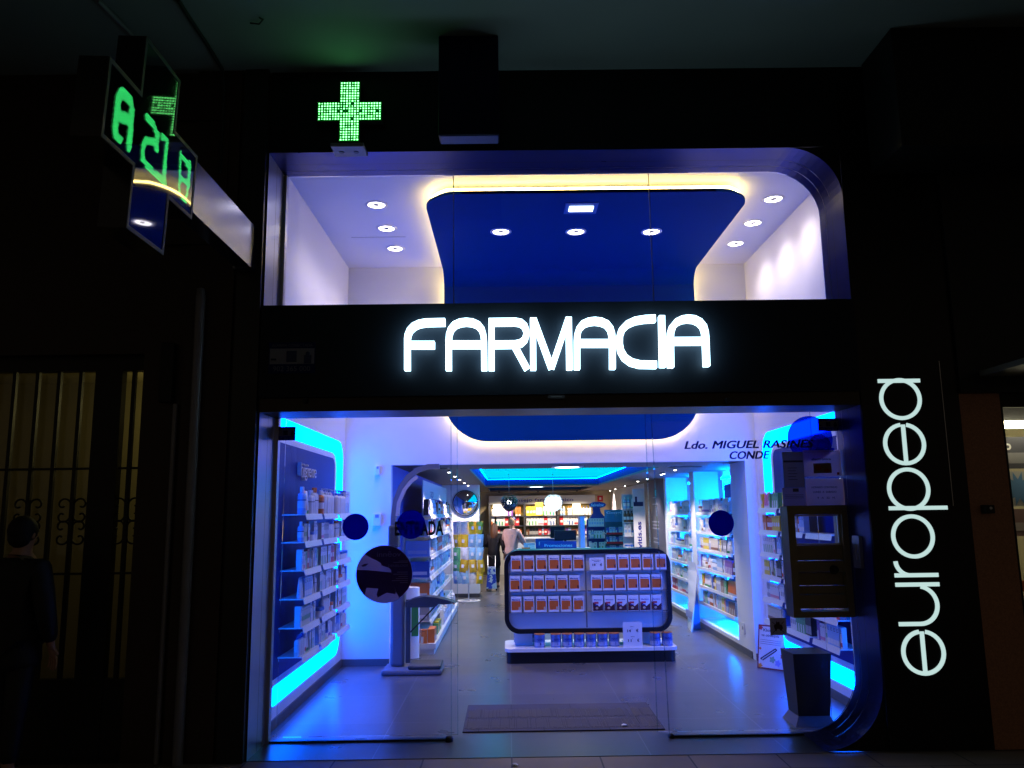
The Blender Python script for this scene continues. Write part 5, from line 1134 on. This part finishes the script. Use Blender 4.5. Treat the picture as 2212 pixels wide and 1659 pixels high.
for k, (x, y, lab) in enumerate(((.73, 4.15, 'long oval cool lamp on the brown ceiling just behind the lintel'), (.62, 12.1, 'cool square lamp on the ceiling strip beyond the glowing coffer'))):
    t = thing('ceiling_lamp', lab, 'ceiling lamp', (x, y, ZL), 'cool square ceiling lamps')
    MB().box(x-.19, x+.19, y-.19, y+.19, ZL-.008, ZL).build('lamp_frame', ALU, t); mb = MB(); mb.disc((x, y, ZL-.010), .15, 24, 0, axis=2); mb.disc((x, y, ZL-.009), .15, 24, 0, axis=2); mb.build('diffuser', COOL, t)
    l = bpy.data.lights.new('lamp_beam', 'SPOT'); l.energy = (50, 170)[k]; l.color = (1, .90, .86); l.spot_size = math.radians(140); l.spot_blend = .6; l.shadow_soft_size = .12
    lo = bpy.data.objects.new('lamp_beam', l); COL.objects.link(lo); lo.parent = t; lo.location = (0, 0, -.03)
# warm light over the end wall shelves
for k, x in enumerate((-.25, .8, 1.85)):
    t = thing('shelf_lamp', f'small shelf spotlight over the {("left", "middle", "right")[k]} bay of the end wall', 'spotlight', (x, 15.6, ZL-.03), 'spotlights over the end wall shelving')
    mb = MB(); mb.lathe([(.03, 0), (.03, .03)], (x, 15.95, ZL-.03), 10); mb.build('spot_body', DGREY, t)
    l = bpy.data.lights.new('lamp_beam', 'SPOT'); l.energy = 110; l.color = (1, .82, .6); l.spot_size = math.radians(140); l.spot_blend = .6; l.shadow_soft_size = .03
    lo = bpy.data.objects.new('lamp_beam', l); COL.objects.link(lo); lo.parent = t; lo.location = (0, 0, -.005)
for (x, y, lab) in ((-.95, 4.1, 'dark air vent grille on the left of the rear room ceiling'), (2.25, 4.4, 'dark air vent grille on the right of the rear room ceiling')):
    mb = MB(); mb.box(x-.22, x+.22, y-.09, y+.09, ZL-.006, ZL, 0)
    for k in range(5): mb.box(x-.20, x+.20, y-.075+.033*k, y-.06+.033*k, ZL-.010, ZL-.006, 1)
    mb.build('air_vent', [GREY, BLACKM], None, lab, 'vent', 'ceiling vents of the rear room')

# ================================================================ PEOPLE
def skin_mesh(name, nodes, edges, m, parent, sub=2, root=0):
    """continuous surface grown round a skeleton; nodes = (x, y, z, rx, ry)"""
    me = bpy.data.meshes.new(name); me.from_pydata([n[:3] for n in nodes], edges, [])
    o = bpy.data.objects.new(name, me); COL.objects.link(o)
    mo = o.modifiers.new('s', 'SKIN'); mo.use_smooth_shade = True
    if not me.skin_vertices: me.attributes if False else None
    for i, n in enumerate(nodes):
        sv = me.skin_vertices[0].data[i]; sv.radius = (n[3], n[4] if len(n) > 4 else n[3]); sv.use_root = (i == root)
    ms = o.modifiers.new('u', 'SUBSURF'); ms.levels = sub; ms.render_levels = sub
    nm = bpy.data.meshes.new_from_object(o.evaluated_get(bpy.context.evaluated_depsgraph_get()))
    bpy.data.objects.remove(o); bpy.data.meshes.remove(me); nm.name = name
    nm.materials.clear(); nm.materials.append(m)
    for p in nm.polygons: p.use_smooth = True
    ob = bpy.data.objects.new(name, nm); COL.objects.link(ob)
    if parent: ob.parent = parent
    return ob
def person(label, loc, rz, H, coat, trous, hair, hairlen, pose, coatlen=.5, hat=None, group=None):
    """H standing height. local frame: faces -y. pose: dict with elbows/hands/feet offsets in units of H"""
    t = thing('person', label, 'person', loc, group, rz); s = H/1.70
    def N(x, y, z, r, r2=None): return (x*s, y*s, z*s, r*s, (r2 or r)*s)
    eL, hL = pose.get('L', ((.26, .02, 1.10), (.25, -.06, .86))); eR, hR = pose.get('R', ((-.26, .02, 1.10), (-.25, -.06, .86)))
    ln = pose.get('lean', 0.0); fx = pose.get('stride', .0)
    body = [N(0, 0, .93, .13, .10), N(0, -ln*.3, 1.12, .12, .095), N(0, -ln*.7, 1.33, .145, .10), N(0, -ln, 1.43, .06), N(0, -ln-.01, 1.50, .05), N(0, -ln-.02, 1.56, .068, .075), N(0, -ln-.025, 1.63, .075, .088), N(0, -ln-.015, 1.68, .05, .06),
            N(.17, -ln*.9, 1.38, .055), N(*eL, .040), N(*hL, .026), N(-.17, -ln*.9, 1.38, .055), N(*eR, .040), N(*hR, .026),
            N(.09, 0, .86, .085), N(.10, -.01-fx, .48, .058), N(.10, .02-fx, .09, .040), N(.10, -.11-fx, .04, .035), N(-.09, 0, .86, .085), N(-.10, -.01+fx, .48, .058), N(-.10, .02+fx, .09, .040), N(-.10, -.11+fx, .04, .035)]
    ed = [(0, 1), (1, 2), (2, 3), (3, 4), (4, 5), (5, 6), (6, 7), (2, 8), (8, 9), (9, 10), (2, 11), (11, 12), (12, 13), (0, 14), (14, 15), (15, 16), (16, 17), (0, 18), (18, 19), (19, 20), (20, 21)]
    # hands: palm node then five finger chains per hand, grown from the wrist
    for wi, (e, h), sg in ((10, (eL, hL), 1), (13, (eR, hR), -1)):
        d = (Vector(h)-Vector(e)).normalized(); side = d.cross(Vector((0, 1, 0)) if abs(d.y) < .8 else Vector((0, 0, 1))).normalized(); cur = side.cross(d).normalized()
        pb = len(body); pc = Vector(h)+d*.06; body.append(N(*pc, .024, .014)); ed.append((wi, pb))
        for q, (off, L_) in enumerate(((-.027, .070), (-.009, .080), (.009, .074), (.027, .058))):
            r0 = len(body); a = pc+side*off+d*.03; b = a+d*L_*.5+cur*.008; c2 = b+d*L_*.45+cur*.020
            body += [N(*a, .009), N(*b, .008), N(*c2, .007)]; ed += [(pb, r0), (r0, r0+1), (r0+1, r0+2)]
        r0 = len(body); a = Vector(h)+d*.03-side*.028; b = a-side*.022+d*.03; body += [N(*a, .010), N(*b, .009)]; ed += [(wi, r0), (r0, r0+1)]
    skin_mesh('body', body, ed, SKIN, t, 1)
    # face
    hz = 1.60; hy = -ln-.02
    mb = MB(); mb.ball((0, (hy-.092)*s, (hz-.005)*s), .011*s, .018*s, .022*s, 8); o = mb.build('nose', SKIN, t, shift=False)
    for sg in (-1, 1): mb = MB(); mb.ball((sg*.03*s, (hy-.078)*s, (hz+.022)*s), .011*s, .006*s, .006*s, 8); mb.build('eye', INK, t, shift=False)
    mb = MB(); mb.ball((0, (hy-.078)*s, (hz-.045)*s), .022*s, .006*s, .006*s, 8); mb.build('mouth', mat('lips', (.35, .08, .07), .5), t, shift=False)
    for sg in (-1, 1): mb = MB(); mb.ball((sg*.078*s, (hy+.01)*s, hz*s), .010*s, .018*s, .028*s, 8); mb.build('ear', SKIN, t, shift=False)
    # trousers and shoes
    skin_mesh('trousers', [N(0, 0, .95, .15, .115), N(.09, 0, .84, .10), N(.10, -.01-fx, .48, .075), N(.10, .015-fx, .12, .060), N(-.09, 0, .84, .10), N(-.10, -.01+fx, .48, .075), N(-.10, .015+fx, .12, .060)], [(0, 1), (1, 2), (2, 3), (0, 4), (4, 5), (5, 6)], trous, t, 1)
    for sx_, f_ in ((.10, -fx), (-.10, fx)): 
        skin_mesh('shoe', [N(sx_, .05+f_, .05, .045, .048), N(sx_, -.05+f_, .043, .045, .042), N(sx_, -.15+f_, .036, .038, .032)], [(0, 1), (1, 2)], BLACKM, t, 1)
    # coat: skirt grown from hips to shoulders, sleeves
    zl = 1.0-coatlen
    cn = [N(0, .0, zl, .215, .17), N(0, .0, zl+(.93-zl)*.5, .205, .16), N(0, 0, .96, .185, .145), N(0, -ln*.3, 1.14, .175, .14), N(0, -ln*.7, 1.33, .185, .135), N(0, -ln, 1.42, .095, .09), N(0, -ln, 1.47, .075, .08),
          N(.17, -ln*.9, 1.375, .085), N(*eL, .068), N(*(Vector(eL)+(Vector(hL)-Vector(eL))*.92), .050), N(-.17, -ln*.9, 1.375, .085), N(*eR, .068), N(*(Vector(eR)+(Vector(hR)-Vector(eR))*.92), .050)]
    skin_mesh('coat', cn, [(0, 1), (1, 2), (2, 3), (3, 4), (4, 5), (5, 6), (4, 7), (7, 8), (8, 9), (4, 10), (10, 11), (11, 12)], coat, t, 2, root=3)
    # hair
    mb = MB(); mb.ball((0, (hy+.022)*s, 1.632*s), .092*s, .098*s, .100*s, 16)
    if hairlen > .1:
        mb.tube([(0, (hy+.05)*s, 1.66*s), (0, (hy+.075)*s, 1.52*s), (0, (hy+.10)*s, (1.60-hairlen*.6)*s), (0, (hy+.10)*s, (1.60-hairlen)*s)], [.085*s, .105*s, .10*s, .05*s], 12)
    else: mb.ball((0, (hy+.045)*s, 1.585*s), .083*s, .065*s, .075*s, 14)
    mb.build('hair', hair, t, shift=False)
    if hat: mb = MB(); mb.ball((0, (hy-.015)*s, 1.672*s), .094*s, .105*s, .072*s, 16); mb.build('cap', hat, t, shift=False)
    return t
PINKC = mat('satin_pink', (.52, .33, .34), .35, noise=.18, nscale=14, bump=.8)
DARKC = mat('dark_padded_coat', (.006, .005, .008), .7, spec=.2, noise=.3, nscale=12, bump=.6)
DARKB = mat('dark_blue_jacket', (.006, .006, .010), .7, spec=.2, noise=.3, nscale=10)
fl_ = lambda px, py: on(px, py, 2, 0)
p = fl_(1113, 1262); person('person in a shiny pink jacket and dark cap reaching out at the counter', (.05, 12.0, 0), math.radians(150), 1.50, PINKC, mat('grey_trousers', (.08, .08, .11), .6), HAIRG, .05, {'L': ((.30, -.14, 1.12), (.24, -.36, 1.10)), 'R': ((-.26, -.16, 1.10), (-.14, -.38, 1.08)), 'lean': .03}, .20, hat=NAVY)
person('person with long brown hair in a long black padded coat', (-.34, 12.2, 0), math.radians(170), 1.38, DARKC, BLACKM, HAIRB, .36, {'lean': .12, 'L': ((.25, -.08, 1.12), (.16, -.30, 1.10)), 'R': ((-.27, 0, 1.10), (-.27, -.08, .88))}, .52)
person('person with ginger hair and dark coat half hidden by the white column', (-.80, 12.6, 0), math.radians(200), 1.56, DARKB, BLACKM, HAIRR, .06, {}, .42)
p = on(52, 1121, 1, -.35)
person('dark silhouetted person standing in front of the iron gate', (p.x, -.35, -.004), math.radians(165), 1.64, mat('night_coat', (.006, .006, .008), .7), BLACKM, mat('night_hair', (.006, .005, .005), .7), .05, {'L': ((.30, .02, 1.12), (.22, -.14, .98)), 'stride': .05}, .32)
# shopping trolley bag
t = thing('shopping_trolley', 'blue and white patterned shopping trolley bag beside the long black coat', 'trolley bag', (-.40, 11.8, 0))
m = bpy.data.materials.new('patterned_fabric'); m.use_nodes = True; nt = m.node_tree; tc = nt.nodes.new('ShaderNodeTexCoord'); vo = nt.nodes.new('ShaderNodeTexNoise'); vo.inputs['Scale'].default_value = 14
cr = nt.nodes.new('ShaderNodeValToRGB'); cr.color_ramp.elements[0].position = .5; cr.color_ramp.elements[0].color = (.02, .06, .5, 1); cr.color_ramp.elements[1].position = .54; cr.color_ramp.elements[1].color = (.7, .7, .75, 1)
nt.links.new(tc.outputs['Object'], vo.inputs['Vector']); nt.links.new(vo.outputs['Fac'], cr.inputs[0]); nt.links.new(cr.outputs[0], nt.nodes['Principled BSDF'].inputs['Base Color'])
mb = MB(); frustum(mb, -.49, -.27, 11.40, 11.62, .06, -.455, -.305, 11.43, 11.59, .50); mb.build('bag', m, t)
mb = MB(); mb.tube([(-.46, 11.64, .06), (-.46, 11.64, .72), (-.30, 11.64, .72), (-.30, 11.64, .06)], .008, 6); mb.build('handle', ALU, t)
for x in (-.48, -.28): mb = MB(); mb.lathe([(.05, -.012), (.05, .012)], (x, 11.62, .05), 16, 0, axis=0); mb.build('wheel', BLACKM, t)

# ================================================================ LEFT NEIGHBOUR
lb = thing('neighbouring_building', 'dark brown stone facade with an arched pilaster left of the pharmacy', 'building', (-3, 0, 0))
mb = MB(); gx0, gx1, gz1 = -5.2, -2.66, 2.83
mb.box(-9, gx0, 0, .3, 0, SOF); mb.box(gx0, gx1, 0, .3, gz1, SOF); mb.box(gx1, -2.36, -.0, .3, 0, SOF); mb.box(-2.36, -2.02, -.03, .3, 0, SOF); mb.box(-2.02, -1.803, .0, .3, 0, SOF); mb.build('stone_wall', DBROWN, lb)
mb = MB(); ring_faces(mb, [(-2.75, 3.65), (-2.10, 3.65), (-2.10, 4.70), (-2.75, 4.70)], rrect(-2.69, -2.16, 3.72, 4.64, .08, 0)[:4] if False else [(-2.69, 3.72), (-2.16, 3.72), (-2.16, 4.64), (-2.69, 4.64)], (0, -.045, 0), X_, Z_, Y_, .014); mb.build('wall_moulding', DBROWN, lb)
MB().box(-1.99, -1.812, -.05, -.001, 0, SOF).build('edge_pilaster', mat('pilaster_black', (.012, .012, .012), .35, noise=.3), lb)
# hall behind the gate
HALL = mat('hall_wall', (.36, .31, .18), .6, noise=.15, nscale=2)
hb = MB(); hb.box(-5.3, -2.5, 2.3, 2.4, 0, 3.0); hb.box(-5.4, -5.3, .3, 2.4, 0, 3.0); hb.box(-2.6, -2.5, .3, 2.3, 0, 3.0); hb.box(-5.3, -2.5, .3, 2.4, 3.0, 3.1); hb.build('hall_wall', HALL, lb)
hl = thing('hall_lamp', 'dim hall lamp glowing behind the iron gate', 'lamp', (-2.9, 1.9, 2.75)); mb = MB(); mb.ball((-2.9, 1.9, 2.82), .05, n=10); mb.build('globe', emat('hall_globe', (1, .8, .4), 1.0), hl)
l = bpy.data.lights.new('lamp_beam', 'POINT'); l.energy = 7; l.color = (1, .88, .34); l.shadow_soft_size = .05; lo = bpy.data.objects.new('lamp_beam', l); COL.objects.link(lo); lo.parent = hl; lo.location = (0, 0, -.05)
gt = thing('iron_gate', 'black wrought iron and glass entrance gate with scrollwork, lit dimly from behind', 'gate', (-3.6, .12, 0))
MB().box(-3.05, -2.85, .08, .15, .01, gz1-.11).build('gate_stile', IRON, gt); mb = MB(); mb.box(gx0, gx1, .08, .15, gz1-.11, gz1-.001); mb.build('gate_lintel', IRON, gt)
MB().box(gx0, gx1, .085, .145, .01, .53).build('kick_panel', IRON, gt)
for x in (-3.66, -3.49, -3.33, -3.17, -2.775, -3.83, -4.0): mb = MB(); mb.box(x-.013, x+.013, .10, .13, .53, gz1-.11); mb.build('gate_bar', IRON, gt)
for z in (2.0, 1.25):
    mb = MB(); mb.box(gx0, gx1, .105, .125, z-.008, z+.008); mb.build('gate_rail', IRON, gt)
def scroll(cx_, cz_, sx_, sz_):
    P = []
    for i in range(30):
        a = i/29*3.4*PI/2; r = .055*(1-i/29*.82); P.append((cx_+sx_*(.065-r*math.cos(a)*1.0), .115, cz_+sz_*(.12+r*math.sin(a))))
    P = [(cx_+sx_*.012, .115, cz_), (cx_+sx_*.010, .115, cz_+sz_*.06)]+P
    mb = MB(); mb.tube(P, .007, 6); mb.build('gate_scroll', IRON, gt)
for cx_ in (-3.49, -3.17, -2.775, -3.83):
    for cz_ in (1.62,):
        for sx_ in (-1, 1):
            for sz_ in (-1, 1): scroll(cx_, cz_, sx_, sz_); scroll(cx_, cz_-.0+sz_*.16, sx_, -sz_*1.0)
MB().box(gx0, gx1, .155, .165, .53, gz1-.11).build('gate_glass', GLASS, gt)
mb = MB(); mb.tube([(-2.245, -.06, 0), (-2.245, -.06, 3.25)], .035, 14); mb.tube([(-2.245, -.06, 3.2), (-2.25, -.05, 3.3)], .03, 10)
mb.build('downpipe', mat('grey_pipe', (.22, .22, .24), .4, metal=.3, noise=.2), None, 'grey vertical downpipe on the dark wall left of the pharmacy', 'pipe')
mb = MB(); mb.tube([(-2.40, -.03, 0), (-2.40, -.03, 2.45)], .018, 10); mb.build('conduit', mat('grey_pipe', (.22, .22, .24)), None, 'thin vertical conduit beside the grey downpipe', 'pipe')
MB().bbox(-2.52, -2.42, -.06, -.001, 2.46, 2.9, .01).build('junction_box', BLACKM, None, 'black junction box on the wall above the thin conduit', 'junction box')
P1 = [on(x, y, 2, SOF-.03) for x, y in ((385, 0), (410, 40), (450, 100), (480, 150))]
mb = MB(); mb.tube(P1+[Vector((P1[-1].x, -.05, 4.9)), Vector((P1[-1].x, -.05, 4.2))], .014, 8); mb.build('soffit_cable', BLACKM, None, 'black cable running along the soffit and down the wall on the left', 'cable')
P1 = [on(x, y, 2, SOF-.03) for x, y in ((210, 0), (250, 40), (300, 90))]
mb = MB(); mb.tube(P1, .02, 8); mb.build('soffit_pipe', mat('grey_pipe', (.22, .22, .24)), None, 'pale pipe on the soffit above the projecting cross', 'pipe')
P1 = [on(x, y, 2, SOF-.02) for x, y in ((540, 50), (560, 52), (568, 42), (560, 38))]
mb = MB(); mb.tube(P1, .006, 6); mb.build('soffit_hook', BLACKM, None, 'small bent hook in the soffit left of the green light', 'hook')

# ================================================================ RIGHT NEIGHBOUR
rb = thing('neighbouring_shop', 'brown granite shopfront with a lit window at the right edge', 'building', (3.6, 0, 0))
mb = MB(); mb.box(3.302, 3.60, .004, .3, 0, 2.46); mb.box(3.60, 8, .004, .3, 0, .35); mb.build('granite_wall', GRANITE, rb)
mb = MB(); mb.box(3.302, 8, -.03, .3, 2.461, SOF); mb.build('upper_cladding', mat('night_cladding', (.006, .008, .012), .5), rb)
mb = MB(); mb.box(3.45, 8, -.62, -.031, 2.58, 2.62); mb.build('awning_slab', mat('awning_beige', (.10, .085, .06), .7), rb)
mb = MB(); mb.box(3.602, 3.625, .02, .08, .35, 2.36); mb.box(3.602, 8, .02, .08, 2.36, 2.46); mb.build('window_frame', BLACKM, rb)
MB().box(3.626, 8, .045, .055, .35, 2.36).build('shop_window', GLASS, rb)
IN = mat('shop_interior', (.62, .56, .36), .6, noise=.2, nscale=6)
mb = MB(); mb.box(3.55, 8, 1.4, 1.45, .0, 2.5); mb.box(3.55, 3.60, .3, 1.4, 0, 2.5); mb.box(3.55, 8, .3, 1.45, 2.47, 2.52); mb.build('shop_interior', IN, rb)
t = thing('tube_lamp', 'bright horizontal tube lamp at the top of the lit neighbouring window', 'lamp', (4.5, .5, 2.3)); mb = MB(); mb.tube([(3.64, .14, 2.24), (6, .14, 2.24)], .028, 10); mb.build('tube', TUBE, t)
MB().box(3.64, 6, .13, .15, 2.27, 2.469).build('tube_fitting', ALU, t)
def poster(x0, x1, z0, z1, y, cols, lab, txt=None, star=False):
    t = thing('window_poster', lab, 'poster', ((x0+x1)/2, y, z0), 'posters in the neighbouring window')
    MB().box(x0, x1, y, y+.003, z0, z1).build('sheet', mat('poster_'+lab.split()[0], cols[0], .5, noise=.2, nscale=12), t)
    mb = MB(); xc, zc = (x0+x1)/2, (z0+z1)/2
    if star: mb.prism([((.13 if i % 2 else .07)*math.cos(2*PI*i/24), (.13 if i % 2 else .07)*math.sin(2*PI*i/24)) for i in range(24)], (xc, y-.002, zc), X_, Z_, Y_, .001)
    else: mb.box(x0+.03, x1-.03, y-.002, y-.0005, z0+.04, zc)
    mb.build('print', mat('print_'+lab.split()[0], cols[1], .5), t)
    if txt: mb = MB(); mb.text(txt, (x0+.03, y-.002, z0+.6*(z1-z0)), X_, Z_, -Y_, .07, 0, bold=.03); mb.build('print_text', mat('ptext_'+lab.split()[0], cols[2], .5), t)
poster(3.65, 4.10, 1.92, 2.16, .26, ((.05, .05, .07), (.2, .2, .22), (.6, .6, .6)), 'black poster at the top of the lit window', 'olo')
poster(3.66, 4.0, 1.64, 1.90, .26, ((.45, .45, .45), (.10, .25, .5), (.02, .02, .05)), 'white poster with a blue starburst in the lit window', None, True)
poster(3.68, 3.9, 1.42, 1.62, .26, ((.30, .18, .18), (.5, .45, .45), (0, 0, 0)), 'pinkish poster under the starburst in the lit window')
poster(3.74, 4.1, 1.02, 1.10, .26, ((.6, .12, .02), (.7, .5, .4), (0, 0, 0)), 'orange strip poster low in the lit window')
t = thing('alarm_box', 'small black key switch box on the brown granite pier', 'switch box', on(2138, 1100, 1, -.05))
c = t.location.copy(); MB().bbox(c.x-.035, c.x+.035, -.055, .003, c.z-.03, c.z+.03, .004).build('box_body', BLACKM, t); mb = MB(); mb.lathe([(.010, -.004), (.010, 0)], (c.x+.005, -.056, c.z+.008), 14, 0, axis=1); mb.build('key_lock', ALU, t)
# lit interior of the neighbouring shop

# ---- past 300 cartons in view: the 290 that show largest stay single, the rest become one object
def size_in_view(o):
    d = o.matrix_basis.translation-CP; dep = max(.5, d.dot(CF)); p = o.data.vertices; return (o.dimensions.x*o.dimensions.z)/dep**2
cart = [o for o in COL.objects if o.data and o.data.name.split('.')[0] == 'carton' and o.type == 'MESH']
cart.sort(key=lambda o: -o.scale.x*o.scale.z*(max(v.co.x for v in o.data.vertices)*max(v.co.z for v in o.data.vertices))/((o.location-CP).length**2))
rest = cart[290:]; vv, ff, mi, mats_ = [], [], [], []
for o in rest:
    b = len(vv); M = Matrix.LocRotScale(o.location, o.rotation_euler, o.scale); vv += [M @ v.co for v in o.data.vertices]
    idx = []
    for m in o.data.materials:
        if m not in mats_: mats_.append(m)
        idx.append(mats_.index(m))
    for p in o.data.polygons: ff.append(tuple(b+i for i in p.vertices)); mi.append(idx[p.material_index])
for o in rest: bpy.data.objects.remove(o)
me = bpy.data.meshes.new('carton_stock'); me.from_pydata(vv, [], ff)
for m in mats_: me.materials.append(m)
me.polygons.foreach_set('material_index', mi); me.update(); o = bpy.data.objects.new('carton_stock', me); COL.objects.link(o)
prop(o, 'small distant cartons filling the far shelves of the rear room', 'cartons', None, 'stuff')
